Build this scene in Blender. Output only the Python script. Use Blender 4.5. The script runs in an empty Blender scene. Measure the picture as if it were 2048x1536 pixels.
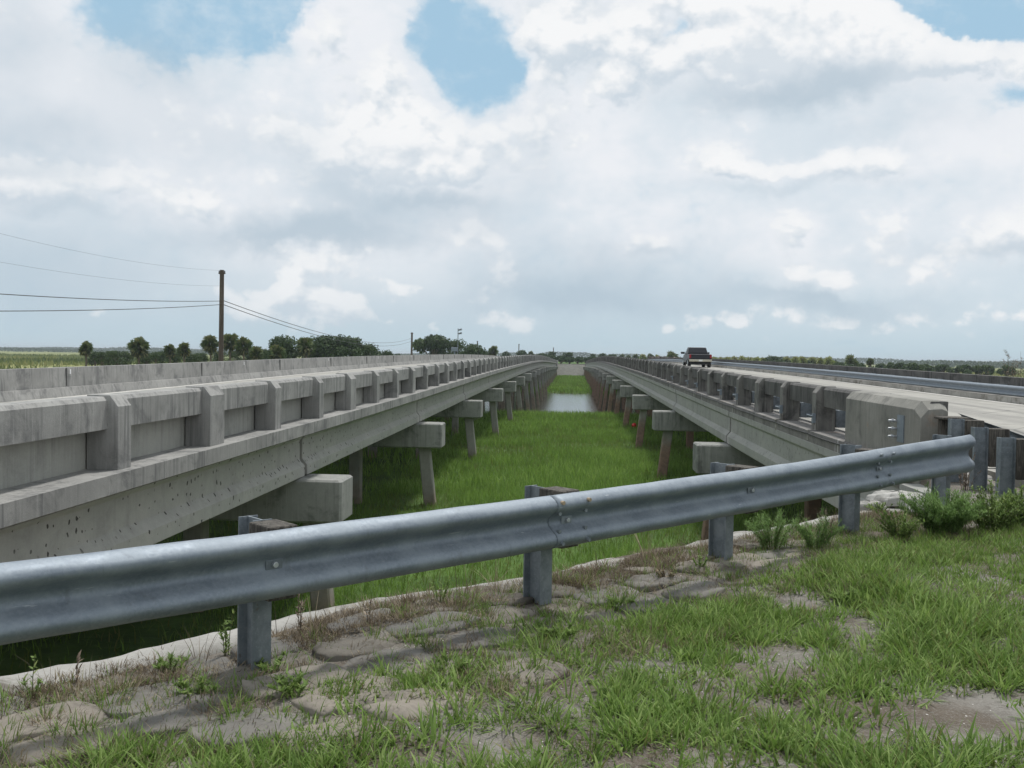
import bpy, math, random
import numpy as np
from mathutils import Vector, Matrix, Euler
R = math.radians
random.seed(7); rng = np.random.default_rng(7)
SC = bpy.context.scene
COL = SC.collection

# ------------------------------------------------------------------ camera
F = 1950.0 / 2048.0
cam_d = bpy.data.cameras.new('camera'); cam = bpy.data.objects.new('camera', cam_d); COL.objects.link(cam)
cam_d.lens = 36.0 * F; cam_d.sensor_width = 36.0; cam_d.clip_start = 0.05; cam_d.clip_end = 12000
CAMROT = Matrix.Rotation(R(3.51), 3, 'Z') @ Matrix.Rotation(R(90 - 1.62), 3, 'X') @ Matrix.Rotation(R(0.92), 3, 'Z')
cam.matrix_world = CAMROT.to_4x4()
SC.camera = cam
SC.render.resolution_x, SC.render.resolution_y = 1024, 768

# ------------------------------------------------------------------ light
SUN_EL, SUN_AZ = 66.0, 22.0          # azimuth from +Y towards +X
SKY_STRENGTH = 0.075
SC.view_settings.view_transform = 'Standard'; SC.view_settings.look = 'None'
SC.view_settings.gamma = 1.0; SC.view_settings.exposure = -0.12
sd = bpy.data.lights.new('sun', 'SUN'); sd.energy = 3.3; sd.angle = R(7); sd.color = (1.0, 0.97, 0.93)
so = bpy.data.objects.new('sun', sd); COL.objects.link(so)
sdir = Vector((math.sin(R(SUN_AZ)) * math.cos(R(SUN_EL)), math.cos(R(SUN_AZ)) * math.cos(R(SUN_EL)), math.sin(R(SUN_EL))))
so.rotation_euler = sdir.to_track_quat('Z', 'Y').to_euler(); so.location = sdir * 60

class NT:
    """small node-tree helper"""
    def __init__(s, tree): s.t = tree; s.n = tree.nodes; s.l = tree.links
    def node(s, typ, **kw):
        nd = s.n.new(typ)
        for k, v in kw.items(): setattr(nd, k, v)
        return nd
    def put(s, sock, v):
        if isinstance(v, bpy.types.NodeSocket): s.l.new(v, sock)
        elif v is not None:
            if isinstance(v, (tuple, list)) and len(v) == 3 and sock.type == 'RGBA': v = (*v, 1)
            sock.default_value = v
    def math(s, op, a, b=None, c=None, clamp=False):
        nd = s.node('ShaderNodeMath', operation=op, use_clamp=clamp)
        s.put(nd.inputs[0], a); s.put(nd.inputs[1], b); s.put(nd.inputs[2], c); return nd.outputs[0]
    def vmath(s, op, a, b=None):
        nd = s.node('ShaderNodeVectorMath', operation=op); s.put(nd.inputs[0], a); s.put(nd.inputs[1], b); return nd.outputs[0]
    def mix(s, f, a, b, blend='MIX'):
        nd = s.node('ShaderNodeMix', data_type='RGBA', blend_type=blend)
        s.put(nd.inputs[0], f); s.put(nd.inputs[6], a); s.put(nd.inputs[7], b); return nd.outputs[2]
    def noise(s, vec, scale, detail=4, rough=0.55, dist=0.0):
        nd = s.node('ShaderNodeTexNoise'); s.put(nd.inputs['Vector'], vec)
        nd.inputs['Scale'].default_value = scale; nd.inputs['Detail'].default_value = detail
        nd.inputs['Roughness'].default_value = rough; nd.inputs['Distortion'].default_value = dist; return nd.outputs[0]
    def voronoi(s, vec, scale, feature='F1'):
        nd = s.node('ShaderNodeTexVoronoi', feature=feature); s.put(nd.inputs['Vector'], vec)
        nd.inputs['Scale'].default_value = scale; return nd
    def step(s, v, lo, hi, a=0.0, b=1.0):
        nd = s.node('ShaderNodeMapRange', interpolation_type='SMOOTHSTEP'); s.put(nd.inputs[0], v)
        for i, x in enumerate((lo, hi, a, b)): nd.inputs[i + 1].default_value = x
        return nd.outputs[0]
    def scale(s, vec, xyz):
        nd = s.node('ShaderNodeMapping'); s.put(nd.inputs[0], vec); nd.inputs['Scale'].default_value = xyz; return nd.outputs[0]
    def sep(s, vec):
        nd = s.node('ShaderNodeSeparateXYZ'); s.put(nd.inputs[0], vec); return nd.outputs
    def comb(s, x, y, z):
        nd = s.node('ShaderNodeCombineXYZ'); s.put(nd.inputs[0], x); s.put(nd.inputs[1], y); s.put(nd.inputs[2], z); return nd.outputs[0]

# sky: physical sky with cumulus and thin cloud veil, laid out by compass direction (azimuth, elevation)
W = bpy.data.worlds.new('World'); SC.world = W; W.use_nodes = True
def AE(px, py): return (px - 1143.0) / 1950.0, (715.0 + 0.016 * (px - 1143.0) - py) / 1950.0
PUFFS = [(820, 285, 130, 60, 0.30), (850, 355, 150, 52, 0.30), (700, 330, 110, 50, 0.18), (760, 190, 60, 70, 0.22), (640, 130, 30, 40, 0.22), (560, 250, 160, 60, 0.14), (240, 60, 130, 60, 0.12), (60, 60, 90, 60, 0.14),
    (205, 395, 120, 36, 0.33), (100, 415, 70, 28, 0.33), (15, 362, 46, 32, 0.32), (450, 420, 70, 36, 0.23), (200, 200, 40, 50, 0.20), (350, 300, 120, 60, 0.12), (640, 40, 80, 60, 0.16),
    (1050, 60, 90, 60, 0.26), (1180, 110, 110, 90, 0.20), (1260, 150, 60, 70, 0.20), (1080, 140, 60, 80, 0.20), (1470, 40, 110, 70, 0.26), (1580, 50, 170, 75, 0.36), (1620, 120, 230, 60, 0.36), (1700, 165, 220, 48, 0.36), (1880, 192, 120, 30, 0.32), (2010, 214, 70, 20, 0.24), (1370, 30, 110, 50, 0.16),
    (1040, 250, 60, 60, 0.18), (1150, 310, 80, 26, 0.14), (1420, 340, 46, 30, 0.28), (1560, 358, 180, 20, 0.26), (1700, 350, 56, 22, 0.24), (1300, 487, 60, 22, 0.31), (1552, 462, 46, 46, 0.29), (1600, 560, 74, 26, 0.28), (1735, 492, 42, 34, 0.30), (1950, 492, 70, 44, 0.30), (1822, 545, 46, 40, 0.25), (1960, 330, 120, 40, 0.10), (1600, 300, 200, 40, 0.10),
    (1385, 640, 38, 24, 0.29), (1475, 648, 28, 18, 0.23), (1555, 632, 52, 22, 0.25), (1655, 641, 26, 14, 0.21), (1810, 641, 95, 20, 0.25), (2000, 641, 44, 16, 0.23), (676, 622, 62, 32, 0.32), (590, 582, 42, 16, 0.28), (575, 552, 26, 18, 0.31), (500, 615, 48, 22, 0.30), (475, 578, 38, 20, 0.26),
    (665, 545, 90, 32, 0.23), (810, 572, 26, 17, 0.30), (925, 480, 52, 32, 0.31), (1003, 555, 26, 44, 0.33), (1035, 645, 52, 17, 0.25), (240, 632, 32, 10, 0.23), (865, 648, 18, 12, 0.21), (560, 500, 120, 30, 0.17), (1320, 655, 18, 10, 0.24), (1130, 650, 20, 9, 0.20), (760, 640, 50, 12, 0.13)]
GAPS = [(405, 40, 175, 95), (330, 110, 100, 45), (520, 15, 70, 60), (955, 120, 90, 75), (905, 110, 55, 60), (985, 190, 70, 55), (1335, 80, 45, 42), (1970, 50, 210, 110, 2.6), (1860, 30, 120, 80, 2.0), (2050, 130, 130, 80, 2.2), (1940, 120, 90, 40, .9), (2030, 265, 80, 30, 1.2), (860, 60, 30, 50, .5), (1000, 70, 40, 40, .4), (270, 20, 60, 50, .6), (560, 60, 40, 40, .5)]
GREYS = [(830, 318, 90, 16, .45), (450, 300, 200, 60, .28), (960, 420, 60, 80, .3), (640, 330, 60, 60, .25), (140, 150, 90, 60, .25), (330, 180, 90, 60, .25), (1060, 330, 60, 100, .25), (160, 440, 120, 14, .4), (1560, 385, 180, 12, .3), (1300, 515, 60, 10, .3), (1600, 590, 90, 12, .4), (1750, 300, 150, 30, .25), (840, 425, 110, 22, .9), (700, 470, 230, 30, .9), (560, 490, 150, 18, .6), (700, 400, 90, 40, .5), (160, 320, 110, 60, .55), (60, 388, 130, 20, .7), (1560, 205, 190, 34, .95), (1700, 225, 150, 30, .4), (1180, 560, 230, 60, .55), (1120, 590, 170, 26, .55), (1650, 612, 170, 24, .5), (1960, 535, 150, 16, .6),
    (150, 560, 330, 110, .65), (60, 200, 80, 160, .35), (330, 210, 130, 70, .2), (1500, 600, 200, 30, .3), (900, 640, 500, 60, .3)]
def blob_sum(t, v, items, k, wt=None):
    acc = None
    for it in items:
        cx, cy, rx, ry = it[:4]; wgt = it[4] if len(it) > 4 else 1.0; a, e = AE(cx, cy)
        q = t.vmath('MULTIPLY', t.vmath('SUBTRACT', v, (a, e, 0)), (1950.0 / rx, 1950.0 / ry, 0))
        nd = t.node('ShaderNodeVectorMath', operation='DOT_PRODUCT'); t.put(nd.inputs[0], q); t.put(nd.inputs[1], q)
        f = t.math('EXPONENT', t.math('MULTIPLY', nd.outputs['Value'], -k))
        acc = t.math('MULTIPLY', f, wgt) if acc is None else t.math('MULTIPLY_ADD', f, wgt, acc)
    return acc
def warped(t, v, sc, amt):
    wn = t.node('ShaderNodeTexNoise'); t.put(wn.inputs['Vector'], v); wn.inputs['Scale'].default_value = sc; wn.inputs['Detail'].default_value = 6; wn.inputs['Roughness'].default_value = .6
    wv = t.vmath('SCALE', t.vmath('SUBTRACT', wn.outputs['Color'], (0.5, 0.5, 0.5))); wv.node.inputs['Scale'].default_value = amt
    return t.vmath('ADD', v, wv)
g = bpy.data.node_groups.new('cloud_density', 'ShaderNodeTree')
g.interface.new_socket('AE', in_out='INPUT', socket_type='NodeSocketVector')
g.interface.new_socket('D', in_out='OUTPUT', socket_type='NodeSocketFloat')
t = NT(g); gi = t.node('NodeGroupInput'); go = t.node('NodeGroupOutput'); v = gi.outputs[0]
vs = t.scale(v, (1.0, 1.35, 1.0)); v2 = warped(t, vs, 14, .03)
n1 = t.noise(vs, 8.0, 3, .5); n2 = t.noise(v2, 22.0, 10, .62); n3 = t.voronoi(v2, 30.0).outputs['Distance']; n4 = t.voronoi(v2, 80.0).outputs['Distance']
dens = t.math('ADD', t.math('MULTIPLY', n1, .36), t.math('MULTIPLY', n2, .50))
dens = t.math('SUBTRACT', dens, t.math('MULTIPLY', n3, .20)); dens = t.math('SUBTRACT', dens, t.math('MULTIPLY', n4, .10)); dens = t.math('ADD', dens, .04)
dens = t.math('ADD', dens, blob_sum(t, warped(t, warped(t, v, 9, .05), 30, .022), PUFFS, .62))
dens = t.math('SUBTRACT', dens, t.math('MULTIPLY', blob_sum(t, warped(t, v, 16, .05), GAPS, 1.0), .22))
t.l.new(dens, go.inputs[0])

w = NT(W.node_tree); w.n.clear()
out = w.node('ShaderNodeOutputWorld'); bg = w.node('ShaderNodeBackground')
sky = w.node('ShaderNodeTexSky', sky_type='NISHITA', sun_disc=False)
sky.sun_elevation = R(SUN_EL); sky.sun_rotation = R(SUN_AZ); sky.air_density = 1.0; sky.dust_density = 1.6; sky.ozone_density = 1.2
dirv = w.vmath('NORMALIZE', w.node('ShaderNodeTexCoord').outputs['Generated'])
dx, dy, dz = w.sep(dirv)
az = w.math('ARCTAN2', dx, dy); el = w.math('ARCSINE', dz); ae = w.comb(az, el, 0.0)
def dens_at(vec):
    nd = w.node('ShaderNodeGroup'); nd.node_tree = g; w.put(nd.inputs[0], vec); return nd.outputs[0]
d0 = dens_at(ae); d1 = dens_at(w.vmath('ADD', ae, (-0.005, 0.016, 0.0)))
wae = warped(w, ae, 9, .10)
gap = blob_sum(w, warped(w, wae, 26, .04), GAPS, .9)
gap = w.step(w.math('ADD', gap, w.math('MULTIPLY', w.math('SUBTRACT', .40, d0), 2.4)), .32, 1.15)
grey = w.math('MULTIPLY', blob_sum(w, wae, GREYS, 1.0), w.step(w.noise(w.scale(ae, (1, 1.6, 1)), 7, 4, .5), .15, .5, .35, 1.0), clamp=True)
sk = w.vmath('SCALE', sky.outputs[0]); sk.node.inputs['Scale'].default_value = SKY_STRENGTH
clear = w.mix(.85, sk, (0.41, 0.635, 0.81))
clear = w.mix(w.step(w.noise(w.scale(ae, (1, 1.3, 1)), 12, 8, .62), .44, .72, 0, .75), clear, (.70, .80, .88))
soft = w.math('ADD', w.math('MULTIPLY', w.noise(w.scale(ae, (1, 1.5, 1)), 5.0, 5, .5), .65), w.math('MULTIPLY', d0, .42))
veil = w.mix(w.step(soft, .36, .60), (.725, .80, .865), (.87, .895, .935))
veil = w.mix(w.step(el, .0, .13, .85, 0), veil, (.54, .68, .76))
base = w.mix(gap, veil, clear)
base = w.mix(w.math('MULTIPLY', grey, .6), base, (.41, .53, .63))
cover = w.step(d0, .465, .60)
light = w.math('ADD', 0.55, w.math('MULTIPLY', w.math('SUBTRACT', d0, d1), 4.0), clamp=True)
light = w.math('ADD', w.math('MULTIPLY', light, .85), w.step(d0, .55, .85, 0, .28), clamp=True)
ccol = w.mix(light, (.63, .71, .785), (.95, .96, .97))
cover = w.math('MULTIPLY', cover, w.math('SUBTRACT', 1.0, w.math('MULTIPLY', grey, .8)))
skyc = w.mix(cover, base, ccol)
skyc = w.mix(w.math('MULTIPLY', grey, .42), skyc, (.47, .575, .665))
hz = w.step(el, -0.01, 0.045, 0.85, 0.0)
skyc = w.mix(hz, skyc, (0.52, 0.665, 0.74))
W.cycles.sampling_method = 'MANUAL'; W.cycles.sample_map_resolution = 256
w.put(bg.inputs[0], skyc); bg.inputs[1].default_value = 1.06
w.l.new(bg.outputs[0], out.inputs[0])

# ------------------------------------------------------------------ helpers
CI = CAMROT
def ray(px, py):
    v = CI @ Vector(((px - 1024) / 1950.0, -(py - 768) / 1950.0, -1.0)); return v
def on_z(px, py, z):
    v = ray(px, py); k = z / v.z; return v * k
def on_y(px, py, y):
    v = ray(px, py); return v * (y / v.y)

def link(o): COL.objects.link(o); return o
def tag(o, label=None, cat=None, group=None, kind=None):
    if label: o['label'] = label
    if cat: o['category'] = cat
    if group: o['group'] = group
    if kind: o['kind'] = kind
    return o
def empty(name, loc, label, cat, group=None):
    o = link(bpy.data.objects.new(name, None)); o.location = loc; o.empty_display_size = 0.3; o['_w'] = tuple(loc)
    return tag(o, label, cat, group)

class MB:
    def __init__(s): s.v = []; s.f = []; s.tint = None
    def add(s, vs, fs):
        b = len(s.v); s.v.extend([tuple(x) for x in vs]); s.f.extend([tuple(i + b for i in f) for f in fs]); return s
    def box(s, x0, x1, y0, y1, z0, z1):
        return s.add([(x0, y0, z0), (x1, y0, z0), (x1, y1, z0), (x0, y1, z0), (x0, y0, z1), (x1, y0, z1), (x1, y1, z1), (x0, y1, z1)],
                     [(0, 3, 2, 1), (4, 5, 6, 7), (0, 1, 5, 4), (1, 2, 6, 5), (2, 3, 7, 6), (3, 0, 4, 7)])
    def cbox(s, x0, x1, y0, y1, z0, z1, c):
        """box with bevelled vertical and top edges"""
        def ring(z, i): return [(x0 + i + c, y0 + i, z), (x1 - i - c, y0 + i, z), (x1 - i, y0 + i + c, z), (x1 - i, y1 - i - c, z), (x1 - i - c, y1 - i, z), (x0 + i + c, y1 - i, z), (x0 + i, y1 - i - c, z), (x0 + i, y0 + i + c, z)]
        V = ring(z0 + c, 0) ; V = ring(z0, c) + V + ring(z1 - c, 0) + ring(z1, c)
        Fs = [tuple(range(7, -1, -1)), tuple(range(24, 32))]
        for r in range(3):
            for i in range(8): j = (i + 1) % 8; Fs.append((r * 8 + i, r * 8 + j, r * 8 + 8 + j, r * 8 + 8 + i))
        return s.add(V, Fs)
    def hexa(s, P): # 8 points: bottom ring 4, top ring 4
        return s.add(P, [(0, 3, 2, 1), (4, 5, 6, 7), (0, 1, 5, 4), (1, 2, 6, 5), (2, 3, 7, 6), (3, 0, 4, 7)])
    def sweep(s, prof, ys, zf, sx=1):
        """closed profile of (x, z) swept along y, raised by zf(y)"""
        n = len(prof); V = []
        for y in ys:
            h = zf(y); V += [(sx * x, y, z + h) for x, z in prof]
        Fs = []
        for i in range(len(ys) - 1):
            for j in range(n):
                k = (j + 1) % n; q = (i * n + j, i * n + k, (i + 1) * n + k, (i + 1) * n + j)
                Fs.append(q if sx > 0 else q[::-1])
        a = tuple(range(n)); b = tuple(range((len(ys) - 1) * n, len(ys) * n))
        Fs += [a[::-1], b] if sx > 0 else [a, b[::-1]]
        return s.add(V, Fs)
    def tube(s, pts, r, n=6, r1=None):
        pts = [Vector(p) for p in pts]; V = []; Fs = []
        r1 = r if r1 is None else r1
        for i, p in enumerate(pts):
            d = (pts[min(i + 1, len(pts) - 1)] - pts[max(i - 1, 0)]).normalized()
            a = d.cross(Vector((0, 0, 1)) if abs(d.z) < .9 else Vector((1, 0, 0))).normalized(); b = d.cross(a)
            rr = r + (r1 - r) * i / max(1, len(pts) - 1)
            for k in range(n):
                t_ = 2 * math.pi * k / n; V.append(p + a * math.cos(t_) * rr + b * math.sin(t_) * rr)
        for i in range(len(pts) - 1):
            for k in range(n):
                m = (k + 1) % n; Fs.append((i * n + k, i * n + m, (i + 1) * n + m, (i + 1) * n + k))
        Fs += [tuple(range(n))[::-1], tuple(range((len(pts) - 1) * n, len(pts) * n))]
        return s.add(V, Fs)
    def build(s, name, mat, parent=None, smooth=False, bevel=0.0):
        me = bpy.data.meshes.new(name)
        off = Vector(parent['_w']) if parent is not None else Vector((0, 0, 0))
        me.from_pydata([tuple(Vector(p) - off) for p in s.v], [], s.f); me.update()
        bm_fix(me)
        if mat: me.materials.append(mat)
        if smooth: me.polygons.foreach_set('use_smooth', [True] * len(me.polygons))
        o = link(bpy.data.objects.new(name, me))
        if parent is not None: o.parent = parent
        o['_w'] = tuple(off)
        if bevel:
            b = o.modifiers.new('bevel', 'BEVEL'); b.width = bevel; b.segments = 2; b.limit_method = 'ANGLE'; b.angle_limit = R(40)
        return o
def bm_fix(me):
    import bmesh
    b = bmesh.new(); b.from_mesh(me); bmesh.ops.recalc_face_normals(b, faces=b.faces); b.to_mesh(me); b.free()

def np_mesh(name, V, F, tint=None, mat=None, parent=None, loc=None, smooth=False):
    """V (n,3); F list of int arrays (m,k)"""
    me = bpy.data.meshes.new(name); V = np.asarray(V, np.float32)
    if loc is not None: V = V - np.asarray(loc, np.float32)
    me.vertices.add(len(V)); me.vertices.foreach_set('co', V.ravel())
    tot = sum(f.size for f in F); nf = sum(len(f) for f in F)
    me.loops.add(tot); me.polygons.add(nf)
    me.loops.foreach_set('vertex_index', np.concatenate([f.ravel() for f in F]).astype(np.int32))
    lt = np.concatenate([np.full(len(f), f.shape[1], np.int32) for f in F]); ls = np.concatenate([[0], np.cumsum(lt)[:-1]]).astype(np.int32)
    me.polygons.foreach_set('loop_start', ls); me.polygons.foreach_set('loop_total', lt)
    if smooth: me.polygons.foreach_set('use_smooth', np.ones(nf, bool))
    if tint is not None:
        at = me.attributes.new('tint', 'FLOAT', 'POINT'); at.data.foreach_set('value', np.asarray(tint, np.float32))
    if mat: me.materials.append(mat)
    me.update(calc_edges=True)
    o = link(bpy.data.objects.new(name, me))
    if parent is not None: o.parent = parent
    return o

def blades(P, L, Wd, tint, lean=0.5, bend=0.6, up=None, az=None, segs=2):
    """many grass blades; P (n,3) roots. returns V, F, T"""
    n = len(P); L = np.broadcast_to(L, n); Wd = np.broadcast_to(Wd, n)
    if az is None: az = rng.uniform(0, 2 * np.pi, n)
    th = np.abs(rng.normal(0, lean, n)) if np.isscalar(lean) else lean
    d = np.stack([np.cos(az), np.sin(az), np.zeros(n)], 1)
    side = np.stack([-np.sin(az + rng.normal(0, .5, n)), np.cos(az + rng.normal(0, .5, n)), np.zeros(n)], 1)
    rows = []; p = np.array(P, float); a = th.copy()
    bd = np.abs(rng.normal(bend, bend * .4 + 1e-6, n)) / segs
    for i in range(segs + 1):
        wd = Wd * (1.0 if i == 0 else (1 - (i / segs) ** 1.6) * 1.05 + (0.0 if i == segs else .1))
        if i == segs: rows.append(p[:, None, :])
        else: rows.append(np.stack([p - side * wd[:, None] / 2, p + side * wd[:, None] / 2], 1))
        step = (L / segs)[:, None] * (d * np.sin(a)[:, None] + np.array([0, 0, 1.0]) * np.cos(a)[:, None])
        p = p + step; a = a + bd
    V = np.concatenate(rows, 1); m = V.shape[1]; base = np.arange(n)[:, None] * m
    quads = [base + np.array([2 * i, 2 * i + 1, 2 * i + 3, 2 * i + 2]) for i in range(segs - 1)]
    tri = base + np.array([2 * segs - 2, 2 * segs - 1, 2 * segs])
    return V.reshape(-1, 3), (np.concatenate(quads) if quads else None), tri, np.repeat(np.broadcast_to(tint, n), m)
def blade_obj(name, sets, mat, parent=None, loc=None):
    V = []; Q = []; T = []; C_ = []; b = 0
    for (v_, q_, t_, c_) in sets:
        V.append(v_); C_.append(c_)
        if q_ is not None: Q.append(q_ + b)
        T.append(t_ + b); b += len(v_)
    Fs = ([np.concatenate(Q)] if Q else []) + [np.concatenate(T)]
    return np_mesh(name, np.concatenate(V), Fs, np.concatenate(C_), mat, parent, loc)

# value noise for shaping terrain and scatter
_N = np.random.default_rng(3).random((256, 256))
def vn(x, y, s=1.0):
    x = np.asarray(x, float) / s + 1000.3; y = np.asarray(y, float) / s + 1000.7
    xi = np.floor(x).astype(int); yi = np.floor(y).astype(int); fx = x - xi; fy = y - yi
    fx = fx * fx * (3 - 2 * fx); fy = fy * fy * (3 - 2 * fy)
    g_ = lambda i, j: _N[i % 256, j % 256]
    return (g_(xi, yi) * (1 - fx) + g_(xi + 1, yi) * fx) * (1 - fy) + (g_(xi, yi + 1) * (1 - fx) + g_(xi + 1, yi + 1) * fx) * fy
def sstep(x, a, b):
    t_ = np.clip((np.asarray(x, float) - a) / (b - a), 0, 1); return t_ * t_ * (3 - 2 * t_)

# ------------------------------------------------------------------ materials
def new_mat(name, rough=0.85, metal=0.0, spec=0.3):
    m = bpy.data.materials.new(name); m.use_nodes = True; t_ = NT(m.node_tree)
    p = m.node_tree.nodes['Principled BSDF']; p.inputs['Roughness'].default_value = rough; p.inputs['Metallic'].default_value = metal
    p.inputs['Specular IOR Level'].default_value = spec
    return m, t_, p
def bump(t_, p, h, strength=0.3, dist=0.02):
    b = t_.node('ShaderNodeBump'); b.inputs['Strength'].default_value = strength; b.inputs['Distance'].default_value = dist
    t_.put(b.inputs['Height'], h); t_.l.new(b.outputs[0], p.inputs['Normal'])
def pos(t_): return t_.node('ShaderNodeNewGeometry').outputs['Position']

def concrete(name, c1, c2, stain=(.06, .06, .06), streak=0.5, blotch=0.4, spots=0.0, rust=0.0, low=None, white=0.0, rough=.9, streak_w=11.0):
    m, t_, p = new_mat(name, rough)
    P = pos(t_)
    big = t_.noise(P, 0.9, 6, .6); mid = t_.noise(P, 6.0, 6, .65); fine = t_.noise(P, 70, 4, .6)
    col = t_.mix(t_.step(big, .35, .65), c1, c2)
    col = t_.mix(t_.step(mid, .3, .75, 0, .35), col, tuple(x * .72 for x in c1))
    if blotch: col = t_.mix(t_.math('MULTIPLY', t_.step(t_.noise(P, 1.7, 8, .7, .5), .50, .66), blotch), col, stain)
    if streak:
        sv = t_.scale(P, (streak_w, streak_w, .55)); s1 = t_.noise(sv, 1.0, 5, .65)
        gate = t_.step(t_.noise(P, .8, 3), .35, .62)
        col = t_.mix(t_.math('MULTIPLY', t_.math('MULTIPLY', t_.step(s1, .46, .68), gate), streak), col, stain)
        s2 = t_.noise(t_.scale(P, (23, 23, .8)), 1.3, 4, .6)
        col = t_.mix(t_.step(s2, .52, .8, 0, streak * .7), col, tuple(min(.6, x * 1.45) for x in c2))
    if white:
        s3 = t_.noise(t_.scale(P, (6, 6, .35)), 1.0, 3, .5)
        col = t_.mix(t_.step(s3, .66, .72, 0, white), col, (.62, .62, .60))
    if rust:
        col = t_.mix(t_.math('MULTIPLY', t_.step(t_.noise(P, 1.1, 5, .6), .60, .72), rust), col, (.34, .17, .08))
    if spots:
        warp_ = t_.node('ShaderNodeTexNoise'); t_.put(warp_.inputs['Vector'], P); warp_.inputs['Scale'].default_value = 9
        Q = t_.vmath('ADD', t_.scale(P, (1, 1, .85)), t_.vmath('MULTIPLY', warp_.outputs['Color'], (.07, .07, .07)))
        qx, qy, qz = t_.sep(Q); vo = t_.voronoi(t_.comb(qy, qz, 0.0), 7.6); vo.voronoi_dimensions = '2D'; rnd = t_.sep(vo.outputs['Color'])
        rad = t_.math('MULTIPLY', rnd[0], .18)
        on = t_.math('GREATER_THAN', rnd[1], .38)
        dense = t_.step(t_.noise(P, 1.3, 3), .32, .50)
        sp = t_.math('MULTIPLY', t_.math('MULTIPLY', t_.math('LESS_THAN', vo.outputs['Distance'], rad), on), dense)
        col = t_.mix(t_.math('MULTIPLY', sp, spots), col, (.035, .033, .028))
    if low:
        z0, z1, c = low; z = t_.sep(P)[2]
        zz = t_.math('ADD', z, t_.math('MULTIPLY', t_.noise(P, 2.5, 4), .7))
        nd = t_.node('ShaderNodeMapRange', interpolation_type='SMOOTHSTEP'); t_.put(nd.inputs[0], zz)
        nd.inputs[1].default_value = z0 + .35; nd.inputs[2].default_value = z1 + .35; nd.inputs[3].default_value = .85; nd.inputs[4].default_value = 0
        col = t_.mix(nd.outputs[0], col, t_.mix(t_.step(mid, .3, .7), c, tuple(x * .6 for x in c)))
    col = t_.mix(t_.step(fine, .3, .8, 0, .25), col, tuple(x * .6 for x in c1))
    t_.put(p.inputs['Base Color'], col)
    bump(t_, p, t_.math('ADD', fine, t_.math('MULTIPLY', mid, 2.0)), .35, .006)
    return m

M = {}
M['con_l'] = concrete('concrete_weathered_pale', (.275, .272, .258), (.365, .36, .342), (.09, .092, .095), .7, .6)
M['con_lw'] = concrete('concrete_infill_wall', (.37, .37, .335), (.43, .425, .38), (.15, .15, .14), .4, .3)
M['girder_l'] = concrete('concrete_girder_spotted', (.39, .39, .355), (.44, .435, .395), (.15, .15, .14), .2, .22, spots=.95)
M['cap_l'] = concrete('concrete_pier_pale', (.30, .305, .285), (.37, .37, .345), (.075, .08, .075), .5, .55)
M['con_r'] = concrete('concrete_dark_stained', (.17, .165, .152), (.24, .232, .215), (.03, .03, .03), .9, .65, white=.2, streak_w=9)
M['con_rb'] = concrete('concrete_black_stained_rail', (.095, .092, .088), (.155, .15, .14), (.02, .02, .02), .9, .7, white=.08, streak_w=9)
M['con_rf'] = concrete('concrete_fascia_stained', (.19, .18, .172), (.26, .25, .235), (.05, .048, .047), .75, .6, white=.6, rust=.2, streak_w=5)
M['girder_r'] = concrete('concrete_girder_grey', (.33, .335, .31), (.375, .375, .345), (.12, .125, .12), .3, .28, spots=.5)
M['cap_r'] = concrete('concrete_pier_grey', (.27, .275, .255), (.34, .34, .315), (.065, .068, .065), .6, .6)
M['pile_l'] = concrete('concrete_pile_left', (.29, .285, .255), (.34, .33, .295), (.12, .115, .10), .3, .25, low=(-4.75, -3.9, (.30, .235, .17)))
M['pile_r'] = concrete('concrete_pile_right', (.30, .295, .265), (.35, .34, .30), (.12, .115, .10), .3, .25, low=(-3.7, -2.9, (.30, .175, .115)))
M['block'] = concrete('concrete_end_block', (.235, .23, .205), (.31, .30, .27), (.08, .08, .075), .7, .5, rust=.6)
M['deck'] = concrete('concrete_road_surface', (.33, .32, .29), (.40, .385, .345), (.22, .21, .195), 0, .35)
_m = M['deck']; t_ = NT(_m.node_tree); p = _m.node_tree.nodes['Principled BSDF']; src = p.inputs['Base Color'].links[0].from_socket; P = pos(t_)
trk = t_.noise(t_.scale(P, (1.5, .012, 1)), 1.0, 4, .6); c = t_.mix(t_.step(trk, .42, .66, 0, .6), src, (.17, .165, .155)); crk = t_.voronoi(t_.vmath('ADD', P, (.0, .0, .0)), .35, 'DISTANCE_TO_EDGE'); c = t_.mix(t_.step(crk.outputs['Distance'], .0, .012, .7, 0), c, (.08, .08, .075))
t_.put(p.inputs['Base Color'], c)
M['curb'] = concrete('concrete_kerb_white', (.27, .26, .24), (.40, .39, .36), (.12, .105, .085), .1, .9)
M['slope'] = concrete('concrete_slope_paving', (.115, .115, .10), (.175, .17, .15), (.06, .065, .045), .4, .8)
M['bag'] = concrete('sand_cement_bag', (.125, .115, .098), (.27, .24, .20), (.06, .052, .042), .0, .95)
M['bag2'] = concrete('sand_cement_bag_grey', (.13, .125, .115), (.22, .205, .18), (.07, .062, .052), .0, .9)
M['rubble'] = concrete('shell_rubble', (.38, .37, .34), (.48, .47, .44), (.14, .13, .11), .0, .7)

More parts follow.
